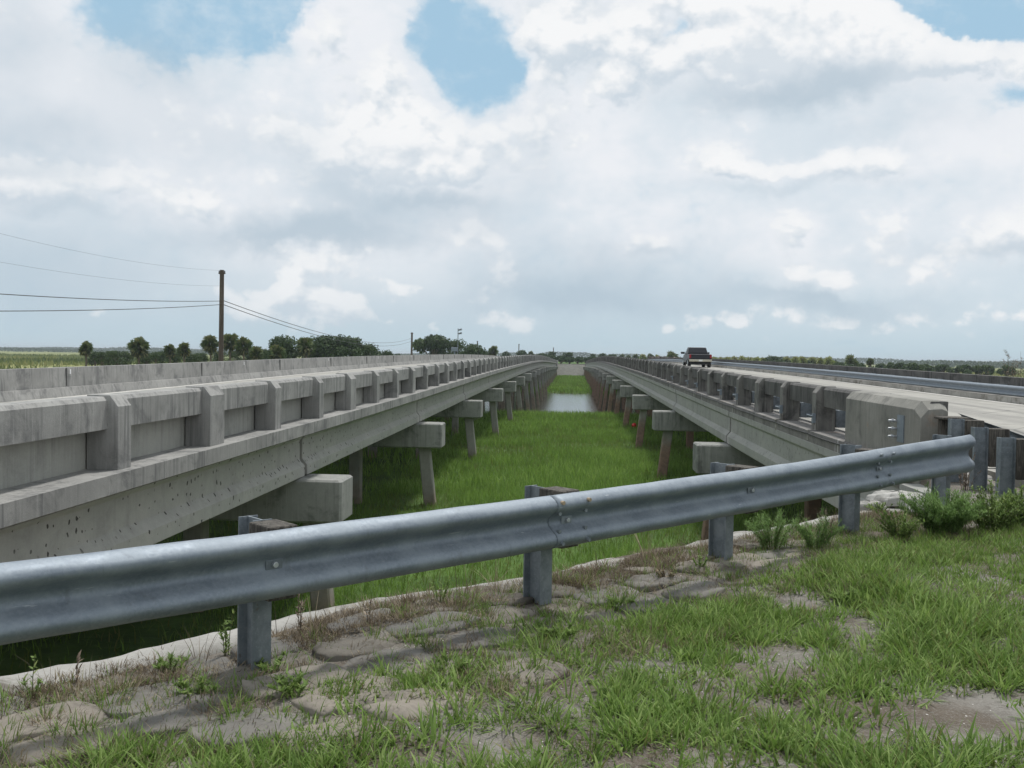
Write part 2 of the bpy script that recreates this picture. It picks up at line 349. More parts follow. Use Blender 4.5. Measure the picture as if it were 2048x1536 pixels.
def flat(name, c, rough=.6, metal=0., spec=.4, var=.15, nscale=25):
    m, t_, p = new_mat(name, rough, metal, spec)
    n = t_.noise(pos(t_), nscale, 4)
    t_.put(p.inputs['Base Color'], t_.mix(t_.step(n, .3, .7), tuple(x * (1 - var) for x in c), tuple(min(1, x * (1 + var)) for x in c)))
    return m
m, t_, p = new_mat('galvanised_steel', .5, .42, .4); P = pos(t_)
n = t_.noise(P, 5, 6, .6); f = t_.noise(P, 55, 4, .6); vo = t_.voronoi(P, 85)
c = t_.mix(t_.step(n, .35, .7), (.17, .20, .235), (.25, .285, .32)); c = t_.mix(t_.step(f, .4, .75, 0, .35), c, (.30, .34, .37))
c = t_.mix(t_.math('MULTIPLY', t_.sep(vo.outputs['Color'])[0], .16), c, (.38, .42, .45))
c = t_.mix(t_.step(t_.noise(P, 2.3, 9, .75), .60, .68, 0, .5), c, (.18, .19, .20))
c = t_.mix(t_.step(t_.noise(t_.scale(P, (3, 3, 30)), 2.0, 3), .70, .76, 0, .5), c, (.55, .58, .60))
drip = t_.noise(t_.scale(P, (16, 16, 1.2)), 1.0, 5, .7); c = t_.mix(t_.step(drip, .56, .74, 0, .45), c, (.13, .145, .16)); scr = t_.noise(t_.vmath('ADD', P, (3.3, 1.1, 0)), 38, 8, .8); c = t_.mix(t_.step(scr, .63, .70, 0, .6), c, (.45, .47, .49))
t_.put(p.inputs['Base Color'], c); t_.put(p.inputs['Roughness'], t_.step(n, .3, .7, .50, .68)); bump(t_, p, f, .12, .004)
M['galv'] = m
m, t_, p = new_mat('weathered_steel_post', .6, .35, .4); P = pos(t_)
n = t_.noise(P, 9, 6, .65); f = t_.noise(P, 60, 4, .6)
c = t_.mix(t_.step(n, .35, .65), (.16, .185, .205), (.25, .28, .30)); c = t_.mix(t_.step(f, .5, .75, 0, .5), c, (.34, .36, .38)); c = t_.mix(t_.step(t_.noise(P, 14, 5, .7), .62, .7, 0, .6), c, (.15, .12, .10))
t_.put(p.inputs['Base Color'], c); bump(t_, p, f, .2, .004); M['post'] = m
m, t_, p = new_mat('weathered_wood_block', .9); P = pos(t_)
n = t_.noise(t_.scale(P, (45, 45, 4)), 1.0, 6, .7); f = t_.noise(P, 18, 5, .6)
c = t_.mix(t_.step(n, .35, .65), (.04, .036, .032), (.13, .118, .10)); c = t_.mix(t_.step(f, .55, .75, 0, .5), c, (.21, .20, .175))
t_.put(p.inputs['Base Color'], c); bump(t_, p, n, .8, .01); M['wood'] = m
m, t_, p = new_mat('utility_pole_wood', .9); P = pos(t_)
n = t_.noise(t_.scale(P, (14, 14, .6)), 1.0, 5, .7)
t_.put(p.inputs['Base Color'], t_.mix(t_.step(n, .3, .7), (.075, .055, .045), (.16, .125, .105))); M['pole'] = m
M['wire'] = flat('wire_black', (.05, .05, .052), .6)
M['cable'] = flat('cable_black', (.018, .018, .018), .5)
M['bolt'] = flat('bolt_zinc', (.5, .52, .54), .4, .6)
M['bolt_rust'] = flat('bolt_tan', (.36, .28, .19), .8)
M['line'] = flat('road_paint_white', (.62, .61, .57), .8, nscale=6)
M['refl'] = flat('reflector_white', (.8, .8, .8), .3)
M['joint'] = flat('gap_shade_and_pad_dark', (.035, .035, .035), .9); M['joint2'] = flat('joint_grey', (.13, .13, .125), .9)

def leafmat(name, cols, trans=.25, rough=.6):
    """tint attribute 0..1 picks along the list of colours"""
    m = bpy.data.materials.new(name); m.use_nodes = True; t_ = NT(m.node_tree); p = m.node_tree.nodes['Principled BSDF']
    at = t_.node('ShaderNodeAttribute', attribute_name='tint'); r = t_.node('ShaderNodeValToRGB'); t_.l.new(at.outputs['Fac'], r.inputs[0])
    el_ = r.color_ramp.elements
    while len(el_) < len(cols): el_.new(.5)
    for i, c in enumerate(cols): el_[i].position = i / (len(cols) - 1); el_[i].color = (*c, 1)
    t_.l.new(r.outputs[0], p.inputs['Base Color']); p.inputs['Roughness'].default_value = rough; p.inputs['Specular IOR Level'].default_value = .25
    tr = t_.node('ShaderNodeBsdfTranslucent'); t_.l.new(r.outputs[0], tr.inputs[0]); mx = t_.node('ShaderNodeMixShader'); mx.inputs[0].default_value = trans
    t_.l.new(p.outputs[0], mx.inputs[1]); t_.l.new(tr.outputs[0], mx.inputs[2]); t_.l.new(mx.outputs[0], m.node_tree.nodes['Material Output'].inputs[0])
    return m
M['grass'] = leafmat('verge_grass_blades', [(.33, .26, .14), (.21, .21, .075), (.105, .18, .035), (.165, .27, .055), (.29, .39, .12)], .38)
M['dry'] = leafmat('dry_grass_blades', [(.10, .078, .055), (.185, .145, .095), (.33, .27, .18), (.16, .18, .075)], .2)
M['channel'] = leafmat('channel_grass_blades', [(.18, .18, .06), (.14, .23, .045), (.20, .33, .065), (.31, .43, .12)], .42)
M['reed'] = leafmat('marsh_reed_blades', [(.07, .10, .03), (.13, .17, .05), (.22, .24, .08), (.30, .29, .12)], .3)
M['oak'] = leafmat('broadleaf_foliage', [(.018, .034, .014), (.035, .062, .02), (.06, .10, .03), (.10, .14, .045)], .2)
M['palm'] = leafmat('palm_fronds', [(.04, .05, .02), (.06, .095, .03), (.10, .145, .045), (.20, .19, .08)], .25)
M['palm2'] = leafmat('palm_fronds_pale', [(.14, .16, .06), (.20, .26, .08), (.29, .33, .11), (.36, .34, .16)], .25)
M['weed'] = leafmat('weed_leaves', [(.10, .15, .04), (.14, .22, .055), (.20, .30, .08), (.30, .36, .12)], .4)
M['fennel'] = leafmat('fennel_leaves', [(.11, .17, .05), (.15, .25, .07), (.20, .33, .10), (.30, .42, .15)], .45)
M['twig'] = leafmat('dead_twigs', [(.12, .09, .07), (.20, .15, .11), (.28, .22, .16), (.34, .28, .2)], .1)
M['brush'] = leafmat('brown_brush', [(.10, .075, .065), (.15, .11, .095), (.19, .14, .12), (.14, .14, .08)], .1)
M['farwood'] = leafmat('distant_wood_foliage', [(.05, .075, .045), (.06, .085, .05), (.07, .10, .055), (.09, .12, .06)], .1, 1.0)
M['bark'] = flat('tree_bark', (.13, .105, .08), .9, var=.3, nscale=6)

# soil of the embankment
m, t_, p = new_mat('sandy_soil', .95); P = pos(t_)
a_ = t_.noise(P, 1.3, 6, .6, .4); b_ = t_.noise(P, 9, 6, .7); c_ = t_.noise(P, 90, 4, .7)
col = t_.mix(t_.step(a_, .38, .62), (.13, .105, .08), (.25, .235, .21)); col = t_.mix(t_.step(b_, .42, .68, 0, .7), col, (.095, .078, .06)); col = t_.mix(t_.step(c_, .45, .75, 0, .6), col, (.34, .325, .295))
vo = t_.voronoi(P, 45); on = t_.math('GREATER_THAN', t_.sep(vo.outputs['Color'])[0], .94)
col = t_.mix(t_.math('MULTIPLY', t_.math('LESS_THAN', vo.outputs['Distance'], .22), on), col, (.62, .60, .56))
t_.put(p.inputs['Base Color'], col); bump(t_, p, t_.math('ADD', t_.math('MULTIPLY', b_, 3), c_), .7, .02); M['soil'] = m
# marsh plain
m, t_, p = new_mat('marsh_plain', .95); P = pos(t_)
a_ = t_.noise(P, .012, 8, .65); b_ = t_.noise(t_.scale(P, (.02, .08, 1)), 1, 6, .6); c_ = t_.noise(P, .5, 6, .7)
far = t_.mix(t_.step(a_, .38, .6), (.135, .165, .045), (.26, .26, .09)); far = t_.mix(t_.step(b_, .45, .62, 0, .75), far, (.075, .105, .03))
far = t_.mix(t_.step(t_.noise(t_.scale(P, (.006, .03, 1)), 1, 5, .6), .55, .63, 0, .8), far, (.32, .31, .13))
near = t_.mix(t_.step(c_, .35, .65), (.045, .085, .018), (.085, .155, .03))
xx, yy, zz = t_.sep(P); ins = t_.math('LESS_THAN', t_.math('ABSOLUTE', xx), 45.0)
t_.put(p.inputs['Base Color'], t_.mix(ins, far, near)); bump(t_, p, c_, .5, .2); M['marsh'] = m
m, t_, p = new_mat('canal_water', .09, 0, .5); P = pos(t_)
t_.put(p.inputs['Base Color'], (.05, .055, .045)); bump(t_, p, t_.noise(t_.scale(P, (1, 2.5, 1)), 1.2, 5, .6), .22, .08); M['water'] = m

# ------------------------------------------------------------------ bridge grade line (height of the railing top, eye level = 0)
_D = np.array([-60, 0, 8, 20, 31, 44, 62, 86, 112, 135, 158, 208, 300, 340])
_H = np.array([-.52, -.50, -.475, -.43, -.335, -.20, -.05, .10, .225, .245, .19, -.19, -1.05, -1.15])
_ys = np.linspace(-60, 340, 401); _hh = np.interp(_ys, _D, _H)
_k = np.exp(-np.linspace(-3, 3, 25) ** 2 / 2); _k /= _k.sum(); _hp = np.pad(_hh, 12, mode='edge'); _hh = np.convolve(_hp, _k, 'valid')
def H(y): return float(np.interp(y, _ys, _hh))

# ------------------------------------------------------------------ ground
GZ = -4.7; WZ = -6.1
def line_pt(k, q=0.0, z=None):
    """point on the near guardrail: k posts along, q metres behind the rail (away from the road)"""
    a = -1.078 + 1.403 * k - .678 * 0 ; b = 4.434 + 1.288 * k
    a -= q * .676; b += q * .737
    th = R(3.51); x = a * math.cos(th) - b * math.sin(th); y = a * math.sin(th) + b * math.cos(th)
    return (x, y) if z is None else Vector((x, y, z))
_p0 = np.array(line_pt(0)); _p1 = np.array(line_pt(1)); DIR = (_p1 - _p0) / np.linalg.norm(_p1 - _p0); NRM = np.array([-DIR[1], DIR[0]])  # NRM = away
def sq(x, y):
    dx_, dy_ = np.asarray(x) - _p0[0], np.asarray(y) - _p0[1]
    return dx_ * DIR[0] + dy_ * DIR[1], dx_ * NRM[0] + dy_ * NRM[1]
QC = .78                                  # kerb distance behind the rail
def emb_h(x, y):
    x = np.asarray(x, float); y = np.asarray(y, float)
    s_, q_ = sq(x, y)
    flat_ = -1.52 + .05 * (vn(x, y, .5) - .5) + .10 * (vn(x + 7, y, 1.7) - .5) + .02 * (vn(x, y, .12) - .5)
    flat_ = flat_ + .14 * sstep(x, 3.2, 4.8)
    down = np.maximum(-1.62 - (q_ - QC - .1) * .68 + .12 * (vn(x, y, .6) - .5), -5.2)
    h = np.where(q_ < QC + .08, flat_, down)
    road = (np.abs(x) > 4.1) & (np.abs(x) < 15)
    lim = np.where(x > 0, 12.0, 4.4)
    h = np.where(road & (y < lim), np.maximum(h, -1.36), h)
    out_ = np.maximum(np.abs(x) - 15, 0)
    h = np.where(np.abs(x) >= 15, np.maximum(np.where(y < lim, -1.5 - out_ * .4, -1.5 - out_ * .4 - np.maximum(y - lim, 0) * .6), -5.2), h)
    return h
gx = np.concatenate([np.linspace(-60, -7, 40), np.arange(-6.9, 9.0, .1), np.linspace(9.1, 60, 50)])
gy = np.concatenate([np.linspace(-60, 1.5, 40), np.arange(1.6, 15.0, .1), np.linspace(15.1, 24, 20)])
X, Y = np.meshgrid(gx, gy, indexing='ij'); Z = emb_h(X, Y)
idx = np.arange(X.size).reshape(X.shape)
Q4 = np.stack([idx[:-1, :-1], idx[1:, :-1], idx[1:, 1:], idx[:-1, 1:]], -1).reshape(-1, 4)
o = np_mesh('embankment_ground', np.stack([X, Y, Z], -1).reshape(-1, 3), [Q4], None, M['soil'], smooth=True); tag(o, kind='structure')

def plain_h(x, y):
    x = np.abs(np.asarray(x, float)); y = np.asarray(y, float)
    h = GZ + 0 * y
    ch = 1 - sstep(x, 13, 19)
    h = h - 1.9 * ch * sstep(y, 76, 98) + ch * (.75 * sstep(y, 158, 172) + .2 * sstep(y, 172, 290))
    cause = sstep(y, 290, 303) * (1 - sstep(x, 20, 30))
    h = h * (1 - cause) + (-2.25) * cause
    wide = sstep(x, 30, 60)
    h = h * (1 - wide) + wide * (GZ - .2)
    return h + (vn(x, y, 3.0) - .5) * .12
px_ = np.concatenate([[-9000, -4000, -1500, -600, -300, -150], np.linspace(-90, 90, 91), [150, 300, 600, 1500, 4000, 9000]])
py_ = np.concatenate([[-3000, -500, -100, -30], np.linspace(-10, 320, 166), [340, 380, 450, 600, 900, 1500, 3000, 9000]])
X, Y = np.meshgrid(px_, py_, indexing='ij'); Z = plain_h(X, Y); idx = np.arange(X.size).reshape(X.shape)
Q4 = np.stack([idx[:-1, :-1], idx[1:, :-1], idx[1:, 1:], idx[:-1, 1:]], -1).reshape(-1, 4)
o = np_mesh('marsh_ground', np.stack([X, Y, Z], -1).reshape(-1, 3), [Q4], None, M['marsh'], smooth=True); tag(o, kind='structure')
o = MB().add([(-45, 80, WZ), (45, 80, WZ), (45, 175, WZ), (-45, 175, WZ)], [(0, 1, 2, 3)]).build('canal_water', M['water']); tag(o, kind='structure')

# far slope paving between and under the bridges
mb = MB(); n = 20
ys = np.linspace(286, 300.5, n)
mb.sweep([(-16, -.06), (16, -.06), (16, .10), (-16, .10)], list(ys), lambda y: -5.75 + (y - 286) * (3.55 / 14.5))
mb.box(-16, 16, 300.5, 301.6, -3.2, -1.95)
o = mb.build('slope_paving', M['slope']); tag(o, kind='structure')

# kerb cap of the bulkhead: a low sinuous concrete lip along the top of the drop
mb = MB(); V = []; ks = np.linspace(-5, 4.35, 180)
sec = [(-.16, -.12), (-.14, -.01), (-.11, .02), (.02, .03), (.10, .02), (.13, -.02), (.14, -.35)]
for k in ks:
    wob = .035 * math.sin(k * 3.1) + .07 * (float(vn(k * 2, 3, .9)) - .5); hz_ = .03 * (float(vn(k * 3, 9, .5)) - .5) ; ww = 1 + .5 * (float(vn(k * 4, 5, .6)) - .5)
    for (a, b) in sec:
        x, y = line_pt(k, QC + wob + a * ww); V.append((x, y, -1.53 + b + hz_ + .022 * (float(vn(k * 16, a * 20, .7)) - .5)))
n = len(sec); Fs = [(i * n + j, (i + 1) * n + j, (i + 1) * n + j + 1, i * n + j + 1) for i in range(len(ks) - 1) for j in range(n - 1)]
Fs += [tuple(range(n)), tuple(range((len(ks) - 1) * n, len(ks) * n))]
o = mb.add(V, Fs).build('kerb', M['curb'], smooth=True)
tag(o, 'low pale wavy concrete kerb running behind the guardrail posts at the top of the bank', 'kerb')

# ------------------------------------------------------------------ the two bridges
SPAN = 13.15; PS = 2.63
def yr(a, b, st=2.5): return list(np.linspace(a, b, max(2, int((b - a) / st) + 1)))
WB = [(.012, .156), (.030, .151), (.062, .132), (.081, .110), (.083, .090), (.072, .070), (.030, .042), (.006, .022), (0, 0)]
WB = WB + [(a, -b) for a, b in WB[-2::-1]]
def wbeam_line(mb, x, y0, y1, zf, face=1, step_=2.5):
    """W-beam along y, ridges pointing to +x*face"""
    ys = yr(y0, y1, step_); n = len(WB)
    V = [(x + face * a, y, zf(y) + b) for y in ys for a, b in WB] + [(x + face * (a - .006), y, zf(y) + b) for y in ys for a, b in WB]
    N = len(ys) * n; Fs = []
    for i in range(len(ys) - 1):
        for j in range(n - 1):
            Fs.append((i * n + j, i * n + j + 1, (i + 1) * n + j + 1, (i + 1) * n + j)); Fs.append((N + i * n + j, N + (i + 1) * n + j, N + (i + 1) * n + j + 1, N + i * n + j + 1))
    return mb.add(V, Fs)

def rail_post(mb, s, xf, y, w_, h):
    """outer-face chamfered post from the ledge up to the railing top"""
    x0, x1 = xf, xf + .36; zb = h - .75; a, b = y - w_ / 2, y + w_ / 2; t1 = .12
    prof = [(x0, zb - .004), (x0, h - .105), (x0 + .09, h + .012), (x1 - .03, h + .012), (x1 - .03, zb - .004)]
    n = len(prof); V = [(s * px, a, pz) for px, pz in prof] + [(s * px, b, pz) for px, pz in prof]
    Fs = [tuple(range(n)), tuple(range(2 * n - 1, n - 1, -1))] + [(j, j + n, (j + 1) % n + n, (j + 1) % n) for j in range(n)]
    return mb.add(V, Fs)

def girder_profile(xc):
    hw = [(.185, 0), (.185, -.13), (.135, -.18), (.135, -.52), (.23, -.64), (.23, -.82)]
    return [(xc - a, z) for a, z in hw] + [(xc + a, z) for a, z in hw[::-1]]

def bridge(s, root, xf, joint0, ystart, yend, posts0, wide_phase, mats, capx, xout, girder_x0):
    con, girm, capm, pilem, fascm, beamm = mats
    # deck slab with kerb ledge (one long part) and running surface
    ys = yr(ystart, yend)
    prof = [(xf - .12, -.75), (xf + .36, -.75), (xf + .36, -.80), (xout - .1, -.80), (xout + .45, -.80), (xout + .45, -.98), (xf + .30, -.98), (xf - .08, -.965), (xf - .12, -.94)]
    MB().sweep(prof, ys, H, s).build('deck', fascm, root)
    MB().sweep([(xf + .62, -.797), (xout - .32, -.797), (xout - .32, -.79), (xf + .62, -.79)], ys, H, s).build('road_surface', M['deck'], root)
    for xl in (xf + 1.05, xout - .62):
        MB().sweep([(xl, -.787), (xl + .13, -.787), (xl + .13, -.785), (xl, -.785)], ys, H, s).build('edge_line', M['line'], root)
    mid_ = (xf + .6 + xout) / 2
    for y in np.arange(ystart + 4, yend - 6, 12.2): MB().sweep([(mid_ - .06, -.787), (mid_ + .06, -.787), (mid_ + .06, -.785), (mid_ - .06, -.785)], [y, y + 3.0], H, s).build('lane_line', M['line'], root)
    # inner railing: beam + posts
    MB().sweep([(xf + .115, -.335), (xf + .115, -.045), (xf + .15, -.005), (xf + .345, -.002), (xf + .345, -.335)], ys, H, s).build('rail_beam', beamm, root)
    i = 0; y = posts0; far_mb = MB()
    while y < yend - .6:
        w_ = .50 if i % 3 == wide_phase else .30
        if i < 99:
            rail_post(MB(), s, xf, y, w_, H(y)) .build('rail_post', con, root, bevel=.008 if i < 12 else 0)
        else: rail_post(far_mb, s, xf, y, w_, H(y))
        i += 1; y += PS
    if far_mb.v: tag(far_mb.build('rail_post', con, root), kind='stuff')
    # girders, caps and piles
    nspan = int(round((yend - joint0) / SPAN)); joints = [joint0 + SPAN * k for k in range(0, nspan + 1)]
    ends = [ystart + .3] + joints
    if joints[-1] > yend - 3: ends[-1] = yend - .2
    gxs = [girder_x0 + i_ * 2.75 for i_ in range(4)]
    for k in range(len(ends) - 1):
        a, b = ends[k] + .085, ends[k + 1] - .085; ha, hb = H(a), H(b)
        for gi_, gx_ in enumerate(gxs):
            MB().sweep(girder_profile(gx_), [a, b], lambda y, a=a, b=b, ha=ha, hb=hb: ha + (hb - ha) * (y - a) / (b - a) - .945, s).build('girder', girm, root, bevel=.012 if (gi_ == 0 and k < 5) else 0)
    for k, yj in enumerate(joints[:-1]):
        h = H(yj)
        z1 = h - 1.79; z0 = z1 - .76
        MB().box(*sorted((s * (gxs[0] + .10), s * (gxs[3] - .10))), yj - .06, yj + .06, h - 1.70, h - .99).build('joint_shade_plate', M['joint'], root)  # near-black plate added behind the girder joints, its colour standing in for gap shade
        cap = MB().cbox(min(s * capx, s * (xout + .9)), max(s * capx, s * (xout + .9)), yj - .46, yj + .46, z0, z1, .035).build('pier_cap', capm, root)
        gmin = min(float(plain_h(s * 9, yj)), GZ) - 1.0
        for j in range(5):
            xp = capx + .60 + j * (xout + .3 - capx - .6) / 4
            bat = (-.115 if j == 0 else .115 if j == 4 else 0.0) * (z0 - gmin)
            hw = .18; c = .03
            mbp = MB(); P8 = []
            for (zz_, dx_) in ((gmin, bat), (z0 + .01, 0)):
                X_ = s * (xp + dx_); P8 += [(X_ - hw + c, yj - hw, zz_), (X_ + hw - c, yj - hw, zz_), (X_ + hw, yj - hw + c, zz_), (X_ + hw, yj + hw - c, zz_), (X_ + hw - c, yj + hw, zz_), (X_ - hw + c, yj + hw, zz_), (X_ - hw, yj + hw - c, zz_), (X_ - hw, yj - hw + c, zz_)]
            mbp.add(P8, [tuple(range(7, -1, -1)), tuple(range(8, 16))] + [(q, (q + 1) % 8, (q + 1) % 8 + 8, q + 8) for q in range(8)])
            mbp.build('pile', pilem, cap)
        if k < 6:  # bearing pads
            for gx_ in gxs[:1]: MB().box(min(s * (gx_ - .17), s * (gx_ + .17)), max(s * (gx_ - .17), s * (gx_ + .17)), yj - .38, yj + .38, z1 + .002, z1 + .03).build('bearing_pad', M['joint'], cap)
    return joints

# left bridge
XL = 4.58; YE = 294.0
LB = empty('bridge', (-9, 10, -1.3), 'pale grey concrete bridge on the left, with walled-up railing openings and dark-spotted girders', 'bridge', 'twin road bridges')
bridge(-1, LB, XL, 17.28, 4.0, YE, 7.12, 2, (M['con_l'], M['girder_l'], M['cap_l'], M['pile_l'], M['con_l'], M['con_l']), 4.0, 13.0, 4.985)
ys = yr(3.0, YE + 10)
MB().sweep([(XL + .345, -.80), (XL + .345, -.03), (XL + .37, -.015), (XL + .50, -.015), (XL + .56, -.80)], ys, H, -1).build('infill_wall', M['con_lw'], LB)
MB().sweep([(12.72, -.80), (12.80, -.57), (12.86, -.565), (12.89, -.07), (13.10, -.07), (13.12, -.16), (13.45, -.18), (13.45, -.80)], ys, H, -1).build('outer_parapet', M['con_l'], LB)
for y in np.arange(24.3, 120, 13.3): MB().box(-12.895, -12.87, y, y + .05, H(y) - .24, H(y) - .12).build('reflector', M['refl'], LB)
for y in np.arange(24.1, 160, 9.1): MB().box(-12.884, -12.84, y, y + .008, H(y) - .54, H(y) - .09).build('parapet_joint', M['joint2'], LB)
MB().box(-4.95, -4.42, YE, YE + 12, -4.2, H(YE) + .02).build('end_wall', M['con_l'], LB)
MB().box(-13.6, -4.5, 3.6, 4.15, -5.2, H(4) - .96).build('abutment', M['cap_l'], LB)
MB().box(-13.6, -4.5, YE + .02, YE + .8, -5.2, H(YE) - .96).build('abutment', M['cap_l'], LB)

# right bridge
XR = 4.19; YS = 12.05
RB = empty('bridge', (9, 12, -1.3), 'darker stained concrete bridge on the right, carrying a pickup truck', 'bridge', 'twin road bridges')
bridge(1, RB, XR, 25.5, YS, 301.7, 17.15, 2, (M['con_r'], M['girder_r'], M['cap_r'], M['pile_r'], M['con_rf'], M['con_rb']), 3.22, 13.3, 4.25)
# end block with sloped top edge
def endblock():
    mb = MB(); prof = [(4.15, -1.0), (4.15, -.105), (4.24, .0), (4.43, .012), (4.50, -.02), (4.50, -1.0)]
    ys_ = [11.95, 12.1, 15.05]; V = []
    for i, y in enumerate(ys_):
        for (x, z) in prof:
            zz_ = z - (.10 if i == 0 and z > -.2 else 0); V.append((x + (.03 if i == 0 and x < 4.25 else 0), y, H(y) + zz_))
    n = len(prof); Fs = [tuple(range(n)), tuple(range(3 * n - 1, 2 * n - 1, -1))] + [(i * n + j, (i + 1) * n + j, (i + 1) * n + (j + 1) % n, i * n + (j + 1) % n) for i in range(2) for j in range(n)]
    return mb.add(V, Fs)
eb = endblock().build('end_block', M['block'], RB, bevel=.004)
MB().box(4.138, 4.152, 12.42, 12.66, -1.0, -.66).build('anchor_plate', M['galv'], eb)
mb = MB()
for z in (-.74, -.84, -.94): mb.tube([(4.15, 12.70, z), (4.04, 12.70, z)], .014, 8); mb.tube([(4.105, 12.70, z), (4.08, 12.70, z)], .026, 6)
mb.build('anchor_bolt', M['bolt'], eb)
MB().box(3.95, 13.6, 11.55, 12.1, -5.2, H(12) - 1.80).build('abutment', M['cap_r'], RB)
MB().box(4.3, 13.6, 11.55, 11.9, H(12) - 1.79, H(12) - .99).build('backwall', M['cap_r'], RB)
MB().box(3.95, 4.28, 10.9, 11.94, -2.6, H(12) - .99).build('wing_wall', M['girder_r'], RB)
ys = yr(YS, 306)
mb = wbeam_line(MB(), 4.78, 12.4, 300, lambda y: H(y) - .55, 1); mb.build('guardrail_beam', M['galv'], RB)
mb = MB(); y = 17.15
for i in range(50): MB().box(4.555, 4.785, y - .07, y + .07, H(y) - .70, H(y) - .40).build('beam_spacer', M['post'], RB); y += PS
# bracket and tie rods on the near posts, pale repair drips on the fascia
y = 17.15
for i in range(10):
    br = MB().box(4.14, 4.185, y - .16, y - .05, H(y) - .62, H(y) - .46)
    br.tube([(4.125, y - .2, H(y) - .50), (4.125, y + .22, H(y) - .50)], .012, 6); br.box(4.11, 4.19, y + .2, y + .215, H(y) - .53, H(y) - .47)
    if i % 3 != 2: br.build('post_bracket', M['galv'], RB)
    d = MB(); zt = H(y) - .748
    if i % 3 != 2: d.box(4.04, 4.20, y - .19, y - .04, zt, zt + .006); d.box(4.062, 4.071, y - .18, y - .06, zt - .17 - .03 * (i % 2), zt + .004); d.box(4.184, 4.194, y - .16, y - .10, zt, zt + .16)
    if d.v: d.build('repair_mortar', M['refl' if 0 else 'curb'], RB)
    y += PS
# outer parapet with steel beam in front
MB().sweep([(13.45, -.40), (13.45, -.06), (13.75, -.06), (13.75, -.40)], yr(-12, 306), H, 1).build('outer_rail_beam', M['con_rb'], RB)
mb = MB(); y = -11.0
for i in range(40): mb.box(13.46, 13.8, y - .15, y + .15, H(y) - .79, H(y) - .40); y += PS
tag(mb.build('outer_rail_post', M['con_r'], RB), kind='stuff')
MB().sweep([(12.90, -.80), (12.90, -.62), (13.4, -.62), (13.4, -.80)], yr(-12, 306), H, 1).build('outer_kerb', M['curb'], RB)
mb = wbeam_line(MB(), 13.05, -12, 300, lambda y: H(y) - .44, -1); mb.build('guardrail_beam', M['galv'], RB)
y = 10.04
for i in range(48): MB().box(13.06, 13.44, y - .07, y + .07, H(y) - .60, H(y) - .28).build('beam_spacer', M['post'], RB); y += PS

# approach roads
def road(name, s, x0, x1, y0, y1, label=None):
    o = MB().sweep([(x0, -1.1), (x0, -.80), (x1, -.80), (x1, -1.1)], yr(y0, y1), H, s).build(name, M['deck']); tag(o, kind='structure')
road('road', 1, 4.95, 13.7, -60, YS - .02); road('road', -1, 5.0, 13.4, -60, 4.15)
road('road', 1, 4.4, 13.7, 306, 330); road('road', -1, 4.9, 13.4, 309.1, 330)
for (a, b) in ((5.30, 5.43), (12.55, 12.68)):
    o = MB().sweep([(a, -.796), (b, -.796), (b, -.794), (a, -.794)], yr(-60, YS - .05), H, 1).build('road_edge_line', M['line']); tag(o, kind='structure')

# black cable clipped along the right fascia
pts = [(4.045 - .0 * abs(math.sin((y - 12) * math.pi / PS)), y, H(y) - .80 - .012 * math.sin((y - 17.15) * math.pi / PS) ** 2) for y in np.arange(12.6, 90, .65)]
o = MB().tube(pts, .013, 5).build('cable', M['cable']); tag(o, 'thin black cable clipped along the ledge of the right bridge', 'cable')

# ------------------------------------------------------------------ near guardrail (damaged, ends beyond its last post)
ZR = lambda k: float(np.interp(k, [-3, -.6, 0, 1, 2, 3, 3.5, 4.1], [-.965, -.965, -.967, -.955, -.935, -.905, -.89, -.875]))
SCL = lambda k: float(np.interp(k, [-3, 2.3, 3, 3.5, 4.1], [1, 1, 1.08, 1.13, 1.2]))
GR = empty('guardrail', (*line_pt(0, .25), -1.52), 'bare galvanised steel guardrail crossing the foreground, its right end cut off and bent up', 'guardrail')
def beam(k0, k1, lift):
    ks = np.arange(k0, k1 + .001, .04); n = len(WB); V = []
    # finer section by subdividing
    sec_ = []
    for j in range(len(WB) - 1):
        for f_ in (0, .5): sec_.append((WB[j][0] * (1 - f_) + WB[j + 1][0] * f_, WB[j][1] * (1 - f_) + WB[j + 1][1] * f_))
    sec_.append(WB[-1]); n = len(sec_)
    for side in (0, 1):
        for k in ks:
            sc = SCL(k); dent = .010 * (float(vn(k * 3, 1, .8)) - .5) + .02 * math.exp(-((k - 1.7) / .25) ** 2) * 0
            for (a, b) in sec_:
                ripple = .004 * (float(vn(k * 9, b * 40 + 50, .9)) - .5)
                bot = -.012 * math.exp(-((k - 2.9) / .18) ** 2) if b < -.1 else 0
                x, y = line_pt(k, -(a * (2 - sc) + lift - side * .005) + dent)
                tw = .05 * max(0, k - 3.2) * (1 if b > 0 else -1)
                x += -NRM[0] * 0; V.append((x, y, ZR(k) + b * sc + ripple + bot))
    N = len(ks) * n; Fs = []
    for i in range(len(ks) - 1):
        for j in range(n - 1):
            Fs.append((i * n + j, i * n + j + 1, (i + 1) * n + j + 1, (i + 1) * n + j)); Fs.append((N + i * n + j, N + (i + 1) * n + j, N + (i + 1) * n + j + 1, N + i * n + j + 1))
    for i in range(len(ks) - 1):
        for j in (0, n - 1): Fs.append((i * n + j, (i + 1) * n + j, N + (i + 1) * n + j, N + i * n + j))
    for j in range(n - 1):
        for i in (0, len(ks) - 1): Fs.append((i * n + j, i * n + j + 1, N + i * n + j + 1, N + i * n + j))
    return MB().add(V, Fs)
b0 = beam(-3, 1.075, 0).build('steel_beam', M['galv'], GR, smooth=True)
b1 = beam(.925, 3.075, .006).build('steel_beam', M['galv'], GR, smooth=True)
b2 = beam(2.925, 3.98, 0).build('steel_beam', M['galv'], GR, smooth=True)
